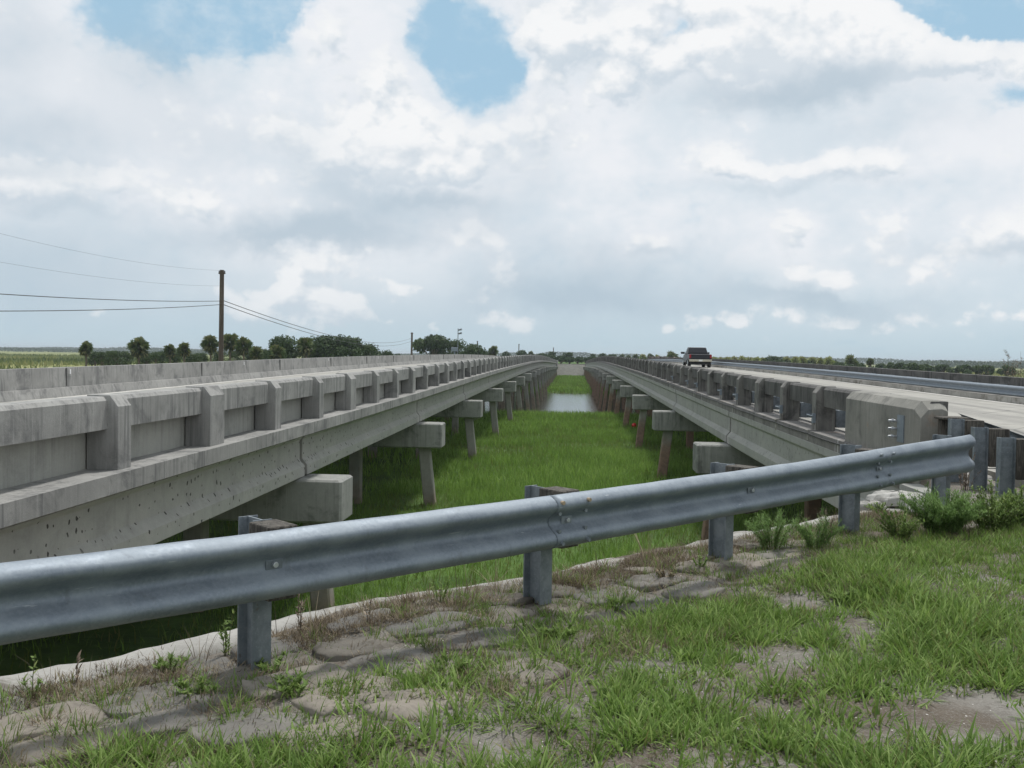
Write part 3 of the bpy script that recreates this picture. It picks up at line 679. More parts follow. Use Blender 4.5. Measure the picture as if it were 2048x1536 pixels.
def local_box(mb, k, s0, s1, q0, q1, z0, z1):
    """box in rail coordinates: s along the rail from post k, q behind"""
    P8 = []
    for z in (z0, z1):
        for (s_, q_) in ((s0, q0), (s1, q0), (s1, q1), (s0, q1)):
            x, y = line_pt(k + s_ / 1.905, q_); P8.append((x, y, z))
    return mb.hexa(P8)
def local_cyl(mb, k, s_, z, q0, q1, r, n=12):
    a = line_pt(k + s_ / 1.905, q0); b = line_pt(k + s_ / 1.905, q1)
    return mb.tube([(a[0], a[1], z), (b[0], b[1], z)], r, n)
def ibeam(mb, k, sc_, q0, z0, z1, lean=0.0):
    """W6 steel post: two flanges and a web; q0 = front flange face"""
    local_box(mb, k, sc_ - .05, sc_ + .05, q0, q0 + .008, z0, z1)
    local_box(mb, k, sc_ - .05, sc_ + .05, q0 + .142, q0 + .15, z0, z1)
    local_box(mb, k, sc_ - .004, sc_ + .004, q0 + .008, q0 + .142, z0, z1)
for k in (0, 1, 2, 3, 3.96):
    zc = ZR(k); sh = .055
    mb = MB(); ibeam(mb, k, sh, .205, -1.95, zc + (.17 if k < 3.5 else .15) + .012 * math.sin(k * 5)); mb.build('steel_post', M['post'], GR)
    mb = MB(); local_box(mb, k, sh - .075, sh + .075, .006, .204, zc - .175, zc + (.158 if k < 3.5 else .14) + .01 * math.cos(k * 7)); mb.build('wood_block', M['wood'], GR, bevel=.008)
    if k < 3.5:
        lift = .004 if k in (0,) else .010
        mb = MB(); local_box(mb, k, -.043, .043, -lift - .004, -lift, zc - .022, zc + .022); wsh = mb.build('washer_plate', M['post'], GR, bevel=.002)
        mb = MB(); local_cyl(mb, k, .0, zc, -lift - .022, -lift - .003, .014); mb.build('bolt', M['bolt'], wsh, bevel=.003)
for (k, bp) in ((1.0, b1), (3.0, b1)):
    for s_ in (-.11, .11):
        for (dz_, qq) in ((.118, -.082), (.052, -.052), (-.052, -.052), (-.118, -.082)):
            sc = SCL(k); mb = MB(); local_cyl(mb, k, s_, ZR(k) + dz_ * sc, qq - .017, qq + .004, .012, 8); mb.build('splice_bolt', M['bolt_rust'] if (k == 1 and dz_ > .1) else M['post'], bp)

# ------------------------------------------------------------------ approach guardrail beside the right road, seen from behind
AG = empty('guardrail', (4.6, 10, -1.4), 'approach guardrail at the right edge seen from behind, wood blocks on blue-grey steel posts', 'guardrail')
HA = lambda y: float(np.interp(y, [-6, 6, 9.6, 10.9, 12.3], [-1.3, -1.25, -1.08, -.965, -.86]))
wbeam_line(MB(), 4.72, -6, 12.3, lambda y: HA(y) + .10, 1, .5).build('steel_beam', M['post'], AG)
for y in (11.45, 10.8, 10.15, 9.5, 8.6, 6.7, 4.8, 2.9):
    x = 4.33; z1 = HA(y) + .29
    mb = MB(); mb.box(x, x + .008, y - .05, y + .05, -2.0, z1); mb.box(x + .142, x + .15, y - .05, y + .05, -2.0, z1); mb.box(x + .008, x + .142, y - .004, y + .004, -2.0, z1); mb.build('steel_post', M['post'], AG)
    MB().box(x + .152, x + .36, y - .075, y + .075, z1 - .42, z1 - .01).build('wood_block', M['wood'], AG, bevel=.008)
# broken timber stub by the end block
mb = MB().box(4.34, 4.50, 11.72, 11.84, -1.25, -.66); mb.box(4.30, 4.62, 11.55, 11.86, -.655, -.625)
o = mb.build('timber_stub', M['wood'], bevel=.01); tag(o, 'dark rotten timber stub with a cap plank against the end block of the right bridge', 'timber')

# ------------------------------------------------------------------ pickup truck
def truck():
    yb, xc = 85.0, 11.05; z0 = H(yb + 2.5) - .80; L_ = 5.6
    T = empty('pickup_truck', (xc, yb + L_ / 2, z0 + .01), 'dark pickup truck with chrome rear bumper driving away on the right bridge', 'pickup truck')
    paint = flat('truck_paint_dark', (.006, .008, .013), .35, 0, .5); glass = flat('truck_glass', (.015, .022, .026), .12, 0, .5); chrome = flat('truck_chrome', (.5, .47, .38), .35, .5); red = flat('tail_lamp_red', (.28, .01, .015), .3); tyre = flat('tyre_rubber', (.02, .02, .02), .8); rimm = flat('wheel_rim', (.4, .46, .47), .4, .6); silver = flat('truck_trim_and_sheen_silver', (.10, .125, .135), .35, .4); white = flat('plate_white', (.75, .75, .72), .5)
    P_ = lambda x, y, z: (xc + x, yb + y, z0 + z)
    def loft(rows):
        V = []; 
        for (y, hw0, za, hw1, zb_) in rows: V += [P_(-hw0, y, za), P_(hw0, y, za), P_(hw1, y, zb_), P_(-hw1, y, zb_)]
        n = len(rows); Fs = [(0, 1, 2, 3), tuple(range(4 * n - 1, 4 * n - 5, -1))] + [(i * 4 + j, i * 4 + (j + 1) % 4, i * 4 + 4 + (j + 1) % 4, i * 4 + 4 + j) for i in range(n - 1) for j in range(4)]
        return MB().add(V, Fs)
    loft([(.08, .97, .62, .95, 1.14), (2.0, .99, .60, .96, 1.16)]).build('cargo_bed', paint, T, bevel=.03)
    loft([(2.0, .99, .42, .96, 1.16), (4.0, 1.0, .42, .96, 1.14), (4.7, .99, .45, .93, 1.08), (5.5, .93, .50, .86, .92)]).build('body', paint, T, bevel=.04)
    loft([(1.95, .93, 1.13, .80, 1.30), (2.18, .93, 1.14, .74, 1.74), (3.3, .93, 1.14, .72, 1.78), (4.15, .92, 1.10, .60, 1.16)]).build('cab', paint, T, bevel=.05)
    loft([(2.30, .945, .47, .945, .60), (5.2, .95, .47, .95, .60)]).build('side_trim', silver, T)
    MB().add([P_(-.70, 2.015, 1.30), P_(.70, 2.015, 1.30), P_(.64, 2.135, 1.66), P_(-.64, 2.135, 1.66)], [(0, 1, 2, 3)]).build('rear_window', glass, T)
    for sx in (-1, 1):
        MB().add([P_(sx * .925, 2.5, 1.2), P_(sx * .925, 3.9, 1.16), P_(sx * .76, 3.4, 1.70), P_(sx * .79, 2.5, 1.70)], [(0, 1, 2, 3)]).build('side_window', silver, T)  # silver tone on the windows stands in for light reflected by the glass
        MB().box(*sorted((xc + sx * .965, xc + sx * .80)), yb + .05, yb + .16, z0 + .80, z0 + 1.12).build('tail_lamp', red, T, bevel=.015)
        ar = MB().box(*sorted((xc + sx * .93, xc + sx * 1.28)), yb + 3.75, yb + 3.88, z0 + 1.17, z0 + 1.36); ar.build('wing_mirror', paint, T, bevel=.03)
        for wy in (.95, 4.55):
            wmb = MB(); wmb.tube([P_(sx * .98, wy, .38), P_(sx * .74, wy, .38)], .38, 20); wh = wmb.build('wheel', tyre, T)
            MB().tube([P_(sx * .995, wy, .38), P_(sx * .975, wy, .38)], .24, 14).build('rim', rimm, wh)
    MB().box(xc - .97, xc + .97, yb - .08, yb + .06, z0 + .50, z0 + .70).build('rear_bumper', chrome, T, bevel=.03)
    MB().box(xc - .79, xc + .79, yb + .04, yb + .075, z0 + .74, z0 + 1.12).build('tailgate', paint, T, bevel=.015)
    MB().box(xc - .16, xc + .16, yb - .095, yb - .082, z0 + .53, z0 + .68).build('number_plate', white, T)
    MB().box(xc - .80, xc + .80, yb + .1, yb + 5.0, z0 + .25, z0 + .52).build('underbody', tyre, T)
truck()

# ------------------------------------------------------------------ poles and wires
def catenary(a, b, sag, n=24):
    a, b = Vector(a), Vector(b); return [a.lerp(b, i / n) - Vector((0, 0, sag * 4 * (i / n) * (1 - i / n))) for i in range(n + 1)]
def pole(px, ytop, D, r, label, arm=0.5, base=GZ):
    top = on_y(px, ytop, D); b_ = on_y(px - 2, ytop + 150, D)
    P_ = empty('utility_pole', (top.x - .02, D, base), label, 'utility pole', 'utility poles beyond the left bridge')
    MB().tube([(top.x - .05, D, base - .5), (top.x, D, top.z)], r * 1.25, 10, r).build('pole_shaft', M['pole'], P_)
    if arm:
        MB().box(top.x - arm / 2, top.x + arm / 2, D - .05, D + .05, top.z - .32, top.z - .22).build('crossarm', M['pole'], P_)
        for e_ in (-.42, 0, .42): MB().tube([(top.x + e_ * arm, D, top.z - .22), (top.x + e_ * arm, D, top.z - .06)], .04, 6).build('insulator', M['wire'], P_)
    return top
t1 = pole(444, 540, 77, .17, 'tallest brown utility pole rising behind the left bridge, carrying wires', .55)
t2 = pole(824, 665, 275, .26, 'utility pole standing just left of the big dark tree', .8)
t3 = pole(955, 682, 420, .24, 'thin utility pole right of the camera mast', .8)
t4 = pole(1038, 688, 500, .24, 'thin utility pole above the crest of the left bridge', .8)
t5 = pole(1107, 695, 640, .28, 'farthest thin utility pole near the far end of the left bridge', .8, base=-2.3)
def wire(a, b, sag, r, label): 
    o = MB().tube(catenary(a, b, sag), r, 4).build('overhead_wire', M['wire']); tag(o, label, 'wire', 'overhead wires')
nx, nd_ = -28.6, 30.0
WIRES = [(541, 6.52, .9, .005, 'topmost faint wire running left from the tall utility pole'), (572, 4.72, .7, .005, 'second faint wire running left from the tall utility pole'),
         (602, 2.42, .35, .022, 'upper thick black wire running left from the tall utility pole'), (609, 1.18, .3, .022, 'lowest thick wire running left from the tall utility pole')]
def zof(py): return on_y(444, py, 77).z
for (py, zl, sag, r, lab) in WIRES:
    wire((t1.x, 77, zof(py)), (nx, nd_, zl), sag, r, lab)
for (pa, pb, lab) in ((600, 676, 'upper thin wire falling right from the tall utility pole'), (608, 682, 'lower thin wire falling right from the tall utility pole')):
    wire((t1.x, 77, zof(pa)), (t2.x, 275, on_y(824, pb, 275).z), 2.3, .03, lab)
# traffic camera mast on the left parapet
mp = on_y(921, 657, 112); mx_ = -13.2; D_ = 112.0
CM = empty('camera_mast', (mx_, D_, H(D_) - .1), 'slim mast with two cameras and a grey cabinet on the left bridge parapet', 'camera mast')
MB().tube([(mx_, D_, H(D_) - .2), (mx_, D_, mp.z)], .045, 8).build('mast', M['post'], CM)
MB().cbox(mx_ - .75, mx_ - .02, D_ - .3, D_ + .2, H(D_) + .25, H(D_) + .72, .03).build('cabinet', M['galv'], CM)
MB().box(mx_ - .45, mx_ - .3, D_ - .1, D_ + .1, H(D_) - .1, H(D_) + .25).build('cabinet_leg', M['galv'], CM)
for dz_ in (.2, .62): MB().tube([(mx_ + .02, D_, mp.z - dz_), (mx_ + .42, D_ - .2, mp.z - dz_ + .1)], .07, 8, .12).build('camera_head', M['post'], CM)

# ------------------------------------------------------------------ trees
def ico_clump(n, r3, seed, size, flatten=1.0):
    """leaf clump: n small leaf-sized tilted quads through an uneven volume"""
def crown_faces(centres, radii, n, size, rg, shell=.55):
    """n leaf quads spread through several overlapping lobes; returns V,Q,T"""
    w_ = np.array(radii) ** 2; ci = rg.choice(len(centres), n, p=w_ / w_.sum())
    d = rg.normal(size=(n, 3)); d /= np.linalg.norm(d, axis=1)[:, None]; rr = (shell + (1 - shell) * rg.random(n)) ** .7
    rad = np.array(radii)[ci] * rr * (1 + .18 * np.sin(d[:, 0] * 7 + ci) * np.cos(d[:, 2] * 6 + ci * 2))
    P = np.array(centres)[ci] + d * rad[:, None] * np.array([1, 1, .8])
    nrm = d + rg.normal(0, .7, (n, 3)); nrm /= np.linalg.norm(nrm, axis=1)[:, None]
    a = np.cross(nrm, rg.normal(size=(n, 3))); a /= np.linalg.norm(a, axis=1)[:, None]; b = np.cross(nrm, a)
    s_ = size * rg.uniform(.5, 1.3, n)[:, None]
    V = np.stack([P - a * s_, P - b * s_ * .5, P + a * s_, P + b * s_ * .5], 1).reshape(-1, 3)
    lob = rg.random(len(centres))[ci]
    T = np.clip(.35 * lob + .5 * rg.random(n) + .12, 0, 1)
    return V, np.arange(4 * n).reshape(-1, 4), np.repeat(T, 4)
def make_oak(name, h, w_, seed, n, label, cat, group, loc, mat='oak', dense=1.0):
    rg = np.random.default_rng(seed)
    Tr = empty(name, loc, label, cat, group); L0 = Vector(loc)
    k = 9; cs = []; rs = []
    for i in range(k):
        ang = 2 * math.pi * i / k + rg.uniform(-.4, .4); rr = w_ * .5 * rg.uniform(.30, .66) * (0.25 if i % 3 == 0 else 1)
        zz_ = h * rg.uniform(.42, .80); cs.append((math.cos(ang) * rr, math.sin(ang) * rr, zz_ if rr > w_ * .15 else h * .78)); rs.append(min(w_ * .5, h * .5) * rg.uniform(.36, .56))
    cs = [(c[0], c[1], min(c[2], h - r_ * .82)) for c, r_ in zip(cs, rs)]
    mb = MB(); mb.tube([L0, L0 + Vector((.1, 0, h * .25)), L0 + Vector((0, .1, h * .55))], w_ * .045, 8, w_ * .02)
    for c in cs: mb.tube([L0 + Vector((0, 0, h * .22)), L0 + Vector((c[0] * .5, c[1] * .5, h * .22 + (c[2] - h * .22) * .6)), L0 + Vector(c)], w_ * .02, 5, w_ * .006)
    mb.build('trunk', M['bark'], Tr)
    V, Q_, T_ = crown_faces(cs, rs, int(n * 1.5), w_ * .030 * dense * (1.5 if loc[1] > 275 else 1.0), rg, .35)
    np_mesh('crown', V, [Q_], T_, M[mat], Tr)
    return Tr
def make_palm(label, group, loc, h, w_, seed, mat='palm'):
    rg = np.random.default_rng(seed); Tr = empty('palm_tree', loc, label, 'palm tree', group); L0 = Vector(loc); r = w_ / 2
    hc = h - r * 1.02
    MB().tube([L0 - Vector((0, 0, .3)), L0 + Vector((.08, 0, hc * .5)), L0 + Vector((0, 0, hc))], .19, 8, .16).build('trunk', M['bark'], Tr)
    nf = 84; r *= 1.12; Vs = []; Qs = []; Ts = []; b = 0
    for i in range(nf):
        az_ = rg.uniform(0, 2 * math.pi); el_ = rg.uniform(-1.3, 1.5); st = r * rg.uniform(.04, .58)
        d = np.array([math.cos(az_) * math.cos(el_), math.sin(az_) * math.cos(el_), math.sin(el_)])
        base_ = np.array([0, 0, hc]) + d * st * np.array([1, 1, 1.15])
        side = np.cross(d, rg.normal(size=3) * np.array([1, 1, .35])); side /= max(1e-6, np.linalg.norm(side)); up_ = np.cross(side, d)
        for j in range(9):
            th = (j - 4) * .27; dr = d * math.cos(th) + side * math.sin(th); Lb = r * rg.uniform(.34, .72)
            p1 = base_ + dr * Lb * .6; p2 = base_ + dr * Lb - np.array([0, 0, Lb * .16]); wv_ = np.cross(dr, up_); wv_ /= max(1e-6, np.linalg.norm(wv_)); ww = .075 * w_ / 3 + .035
            Vs += [base_ - wv_ * ww * .4, base_ + wv_ * ww * .4, p1 + wv_ * ww, p1 - wv_ * ww, p2]; tt = np.clip(.45 + .3 * el_ + rg.normal(0, .2), 0, 1) if el_ > -.4 else rg.choice([.0, .1, 1.0])
            Ts += [tt] * 5; Qs.append([b, b + 1, b + 2, b + 3]); Qs.append([b + 3, b + 2, b + 4, b + 4]); b += 5
    V = np.array(Vs); Q = np.array([q for q in Qs if q[2] != q[3]]); T3 = np.array([q[:3] for q in Qs if q[2] == q[3]])
    np_mesh('crown', V, [Q, T3], Ts, M[mat], Tr)
    return Tr
def base_h(D, x): return float(plain_h(x, D))
def tree_at(px, top, wpx, D, kind, label, group, n=1800, seed=0, mat=None):
    p_ = on_y(px, top, D); zb = base_h(D, p_.x) - .05; h = p_.z - zb; wm = wpx / 1950.0 * D
    if kind == 'palm': return make_palm(label, group, (p_.x, D, zb), h, wm, seed, mat or 'palm')
    return make_oak('broadleaf_tree' if kind == 'oak' else 'shrub', h, wm, seed, n, label, 'tree' if kind == 'oak' else 'shrub', group, (p_.x, D, zb), mat or 'oak', 1.0 if kind == 'oak' else 1.4)
NTH = ['first', 'second', 'third', 'fourth', 'fifth', 'sixth', 'seventh', 'eighth', 'ninth', 'tenth', 'eleventh', 'twelfth', 'thirteenth', 'fourteenth', 'fifteenth', 'sixteenth', 'seventeenth', 'eighteenth', 'nineteenth']
GL = 'trees beyond the left bridge'
for i, (px, top, wp, D, lab) in enumerate([
    (172, 683, 29, 160, 'leftmost palm tree, small, standing alone above the left parapet'),
    (277, 675, 41, 160, 'bushy palm tree, second from the left, standing in low scrub'),
    (340, 689, 25, 175, 'small round palm, left one of a touching pair'),
    (368, 684, 30, 175, 'round palm, right one of a touching pair'),
    (421, 671, 34, 165, 'tall palm just left of the tall utility pole'),
    (460, 667, 35, 165, 'tallest palm just right of the tall utility pole'),
    (487, 675, 35, 162, 'palm second to the right of the tall utility pole'),
    (513, 693, 28, 150, 'low palm in front of the left end of the broadleaf clump'),
    (554, 692, 34, 150, 'low wide palm in front of the broadleaf clump'),
    (612, 675, 34, 165, 'palm between the two dark broadleaf crowns'),
    (987, 692, 21, 300, 'lone palm right of the big dark tree, above the left railing')]):
    tree_at(px, top, wp, D, 'palm', lab, GL, seed=20 + i)
for i, (px, top, wp, D, n, lab) in enumerate([
    (562, 670, 88, 180, 3200, 'dark broadleaf tree left of the palm in the clump behind the left bridge'),
    (652, 667, 96, 185, 3400, 'highest dark broadleaf tree of the clump behind the left bridge'),
    (703, 669, 96, 190, 3200, 'broad dark tree at the middle right of the clump behind the left bridge'),
    (738, 682, 66, 190, 2200, 'lower broadleaf tree at the right end of the clump'),
    (866, 667, 92, 250, 4200, 'large dark round-topped tree right of the second utility pole'),
    (908, 676, 70, 255, 2600, 'dark tree leaning against the right of the large round tree'),
    (945, 685, 72, 230, 2600, 'lighter green tree behind the camera mast')]):
    tree_at(px, top, wp, D, 'oak', lab, GL, n, 60 + i)
for i, (px, top, wp, D, lab) in enumerate([
    (205, 697, 34, 170, 'low dark shrub right of the leftmost palm'), (235, 696, 44, 172, 'low dark shrub left of the bushy palm'), (312, 699, 40, 172, 'low dark shrub right of the bushy palm'),
    (395, 703, 34, 176, 'low shrub left of the tall utility pole'), (775, 694, 44, 200, 'low green shrub at the right foot of the clump'), (796, 699, 26, 205, 'smallest shrub left of the second utility pole'),
    (968, 700, 36, 300, 'low shrub left of the lone palm')]):
    tree_at(px, top, wp, D, 'shrub', lab, 'shrubs beyond the left bridge', 700, 90 + i)
# far end of the bridges
for i, (px, top, wp) in enumerate([(190, 700, 40), (218, 698, 44), (250, 699, 44), (292, 698, 44), (325, 699, 44), (352, 701, 40), (384, 702, 36), (405, 700, 36), (438, 697, 38), (470, 696, 40), (500, 697, 42), (528, 692, 46), (580, 688, 50), (622, 686, 52), (640, 690, 50), (680, 688, 56), (716, 690, 52), (750, 693, 46), (812, 702, 26)]):
    tree_at(px, top, wp, 183 + 2 * (i % 3), 'shrub', f'low dark shrub in the hedge behind the left bridge, {NTH[i]} from the left', 'hedge beyond the left bridge', 1300, 500 + i)
far_list = [(1012, 701, 34, 430, 'oak', 'low tree above the left railing, just right of the lone palm'), (1044, 699, 32, 430, 'oak', 'rounded tree at the foot of the thin pole above the left crest'), (1062, 702, 14, 430, 'palm', 'small palm above the crest of the left bridge'),
    (1083, 706, 34, 430, 'oak', 'low tree behind the crest of the left bridge'), (1102, 702, 28, 420, 'oak', 'tree at the foot of the farthest utility pole'), (1122, 710, 34, 400, 'oak', 'dense tree straight above the left bridge end'),
    (1138, 704, 26, 400, 'oak', 'highest rounded tree at the far end between the bridges'), (1156, 713, 34, 400, 'oak', 'low tree right of the highest one between the bridges'), (1180, 713, 36, 420, 'oak', 'low dark tree above the right bridge end'),
    (1186, 706, 15, 430, 'oak', 'small dark tree jutting above the right bridge end'), (1207, 705, 26, 440, 'oak', 'dark tree left part of the pair behind the right crest'), (1222, 707, 24, 440, 'oak', 'dark tree right part of the pair behind the right crest'),
    (1244, 709, 12, 440, 'palm', 'first small palm right of the pair behind the right crest'), (1257, 711, 12, 440, 'palm', 'second small palm right of the pair behind the right crest'), (1271, 709, 14, 440, 'palm', 'third small palm right of the pair behind the right crest'),
    (1286, 709, 16, 420, 'palm', 'pale palm left of the brown brush'), (1301, 708, 14, 420, 'palm', 'palm at the left edge of the brown brush'), (1313, 710, 16, 420, 'palm', 'pale palm over the brown brush'), (1342, 704, 28, 380, 'palm', 'spiky palm left of the pickup truck')]
for i, (px, top, wp, D, kd, lab) in enumerate(far_list):
    tree_at(px, top, wp, D, kd, lab, 'trees at the far end of the bridges', 900, 120 + i, 'palm2' if 'pale' in lab else None)
tree_at(1322, 714, 70, 350, 'shrub', 'brown dry brush behind the right bridge, left of the pickup truck', 'shrubs beyond the right bridge', 1500, 150, 'brush')
tree_at(1352, 715, 60, 340, 'shrub', 'brown dry brush touching the left side of the pickup truck', 'shrubs beyond the right bridge', 1500, 151, 'brush')
for i, (px, top, wp) in enumerate([(1085, 714, 34), (1106, 713, 36), (1122, 716, 34), (1139, 714, 36), (1155, 717, 34), (1172, 716, 36), (1190, 714, 34), (1210, 714, 36), (1232, 715, 34)]):
    tree_at(px, top, wp * 1.15, 345 + 3 * (i % 2), 'shrub', f'green bush in the dense belt at the far bridge ends, {NTH[i]} from the left', 'bushes on the far bank', 1500, 560 + i)
for i, px in enumerate(range(1432, 1680, 30)):
    tree_at(px, 720 + .5 * (i % 3), 46, 365, 'shrub', f'low green bush under the palm row beyond the right bridge, {NTH[i]} from the left', 'low bushes under the right palm row', 1000, 580 + i)
for i, px in enumerate(range(1720, 2050, 42)):
    tree_at(px, 727 + i * .5, 60, 330, 'shrub', f'low scrub behind the right parapet, {NTH[i]} from the left', 'low scrub behind the right parapet', 900, 600 + i)
# right side row
pr = [(1427, 716, 15), (1441, 718, 14), (1455, 717, 15), (1470, 716, 16), (1484, 715, 16), (1499, 717, 16), (1513, 716, 17), (1527, 717, 15), (1574, 716, 16), (1591, 717, 15), (1606, 716, 17), (1625, 716, 18), (1641, 718, 14), (1657, 717, 19)]
for i, (px, top, wp) in enumerate(pr):
    side_ = 'left' if px < 1548 else 'right'; rank = (8 - i) if px < 1548 else (i - 7)
    nm = ['first', 'second', 'third', 'fourth', 'fifth', 'sixth', 'seventh', 'eighth'][rank - 1]
    tree_at(px, top - 2.5, wp * 1.2, 350 + 8 * (i % 3), 'palm', f'small pale palm, {nm} to the {side_} of the domed tree behind the right bridge', 'palm row beyond the right bridge', seed=170 + i, mat='palm2')
for i, (px, top, wp, D, kd, lab) in enumerate([(1548, 709, 38, 355, 'oak', 'domed green tree in the middle of the palm row behind the right bridge'), (1703, 712, 32, 300, 'palm', 'large bushy palm right of the palm row'),
    (1741, 717, 14, 300, 'palm', 'slim palm standing alone right of the large bushy palm'), (1782, 721, 24, 300, 'oak', 'small dark tree right of the slim lone palm'), (1797, 722, 26, 290, 'shrub', 'green shrub beside the small dark tree on the right'),
    (1826, 725, 44, 280, 'shrub', 'wide low olive shrub right of the small dark tree'), (1674, 724, 26, 320, 'shrub', 'low shrub left of the large bushy palm'), (1690, 727, 40, 290, 'shrub', 'low shrub under the large bushy palm')]):
    tree_at(px, top, wp, D, kd, lab, 'trees beyond the right bridge', 1400, 200 + i)

# distant woods along the horizon and marsh reeds (uncountable)
def far_wood(x0, x1, D, h, n, seed):
    rg = np.random.default_rng(seed); xs = rg.uniform(x0, x1, n); dd = D + rg.uniform(0, 120, n) + 150 * (vn(xs, 0 * xs, 700) - .5)
    hh = h * (.35 + .9 * vn(xs, xs * 0 + 5, 160) * (.6 + .6 * vn(xs, xs * 0 + 9, 35)))
    z = GZ + hh * rg.random(n) ** .8; s_ = rg.uniform(1.2, 2.6, n)
    P = np.stack([xs, dd, z], 1); a = rg.normal(size=(n, 3)); a /= np.linalg.norm(a, axis=1)[:, None]; b = np.cross(a, rg.normal(size=(n, 3))); b /= np.linalg.norm(b, axis=1)[:, None]
    V = np.stack([P - a * s_[:, None] * .8, P - b * s_[:, None] * .5, P + a * s_[:, None] * .8, P + b * s_[:, None] * .5], 1).reshape(-1, 3)
    return V, np.repeat(rg.random(n), 4)
V1, T1 = far_wood(-1500, 1700, 1900, 12, 60000, 5); V2, T2 = far_wood(-2200, -500, 1350, 6, 12000, 6); V3, T3 = far_wood(400, 1200, 1100, 7, 14000, 8)
V = np.concatenate([V1, V2, V3]); o = np_mesh('distant_wood', V, [np.arange(len(V)).reshape(-1, 4)], np.concatenate([T1, T2, T3]), M['farwood'])
tag(o, 'hazy strip of distant woodland along the horizon', 'woodland', kind='stuff')
n = 42000; rg = np.random.default_rng(11); Dd = 60 + 640 * rg.random(n) ** 1.3
az_ = np.where(rg.random(n) < .5, rg.uniform(-.64, -.20, n), rg.uniform(.12, .50, n)); xs = Dd * np.tan(az_)
keep = (np.abs(xs) > 18) & (vn(xs, Dd, 40) > .32); xs, Dd = xs[keep], Dd[keep]
tt = np.clip(vn(xs, Dd, 60) * 1.1 - .1 + rg.normal(0, .12, len(xs)), 0, 1)
o = blade_obj('marsh_reeds', [blades(np.stack([xs, Dd, np.full(len(xs), GZ - .2)], 1), rg.uniform(.8, 1.9, len(xs)) * (.7 + .6 * vn(xs, Dd, 25)), .05 + Dd * .0016, tt, .25, .4)], M['reed'])
tag(o, 'yellow-green marsh reeds and scrub covering the flat land on both sides', 'marsh reeds', kind='stuff')

# bare seed-headed stems behind the right parapet, at the right edge
for i, (px, top, D) in enumerate([(1975, 716, 40), (1992, 712, 39), (2012, 706, 38), (2030, 698, 37), (2046, 684, 36)]):
    p_ = on_y(px, top, D); rg = np.random.default_rng(300 + i)
    T_ = empty('tall_weed', (p_.x, D, GZ), ['short wispy weed, leftmost above the right parapet', 'wispy bare weed, second from left above the right parapet', 'wispy bare weed, middle one above the right parapet', 'tall wispy weed next to the right edge of the photo', 'tallest wispy weed at the right edge of the photo'][i], 'weed', 'tall bare weeds behind the right parapet')
    h = p_.z - GZ; mb = MB(); tips = []
    for j in range(6):
        a = rg.normal(0, .5); e_ = Vector((p_.x + a * .8, D + rg.normal(0, .4), GZ + h * rg.uniform(.78, 1.0))); s0 = Vector((p_.x + a * .15, D, GZ)); md = s0.lerp(e_, .6) + Vector((-a * .1, 0, 0))
        mb.tube([s0, md, e_], .007, 4, .003)
        for k_ in range(7):
            t_ = rg.uniform(.62, 1); q_ = md.lerp(e_, (t_ - .6) / .4); tip = q_ + Vector((rg.normal(0, .16), rg.normal(0, .16), rg.uniform(.08, .28))); mb.tube([q_, tip], .005, 3, .003); tips.append(tip); tips.append(q_.lerp(tip, .6))
    mb.build('stem', M['bark'], T_)
    tp = np.array([tuple(x) for x in tips]); tp = np.repeat(tp, 5, 0) + rg.normal(0, .03, (len(tp) * 5, 3)); b_ = blades(tp, .06, .018, rg.random(len(tp)), 1.0, .4)
    blade_obj('leaves', [b_], M['twig'], T_, (p_.x, D, GZ))

# ------------------------------------------------------------------ channel grass
def scatter(x0, x1, y0, y1, dens):
    n = int((x1 - x0) * (y1 - y0) * dens); return rng.uniform(x0, x1, n), rng.uniform(y0, y1, n)
sets = []
for (x0, x1, y0, y1, dn, L_, W_) in ((-6.5, 6.0, 12, 34, 260, .30, .016), (-17, -6.5, 12, 40, 50, .34, .022), (6.0, 16, 16, 40, 40, .34, .022), (-6.5, 6.0, 34, 60, 120, .38, .030), (-12, -6.5, 40, 84, 16, .45, .05), (6, 11, 40, 84, 16, .45, .05), (-6.5, 6.0, 60, 83, 70, .40, .050), (-9, 9, 166, 288, 15, .55, .13)):
    x, y = scatter(x0, x1, y0, y1, dn); k = vn(x, y, 2.2); c2 = vn(x + 50, y, .8)
    s_, q_ = sq(x, y); ok = (q_ > QC + 4.2) & (rng.random(len(x)) < .35 + .9 * k); x, y, k, c2 = x[ok], y[ok], k[ok], c2[ok]
    z = plain_h(x, y) - .03
    tint_ = np.clip(.15 + .55 * k + .25 * c2 + rng.normal(0, .16, len(x)) - .1, 0, 1)
    sets.append(blades(np.stack([x, y, z], 1), L_ * (.45 + .75 * k + .4 * c2) * rng.uniform(.6, 1.3, len(x)), W_ * rng.uniform(.6, 1.3, len(x)), tint_, .35, .7))
x = rng.uniform(-6, 6, 900); y = rng.uniform(78, 84, 900)   # taller sprigs at the water's edge
sets.append(blades(np.stack([x, y, plain_h(x, y) - .05], 1), rng.uniform(.3, .8, 900), .04, rng.uniform(.3, 1, 900), .2, .4))
o = blade_obj('channel_grass', sets, M['channel']); tag(o, 'lush bright green grass covering the channel bed between and under the bridges', 'grass', kind='stuff')
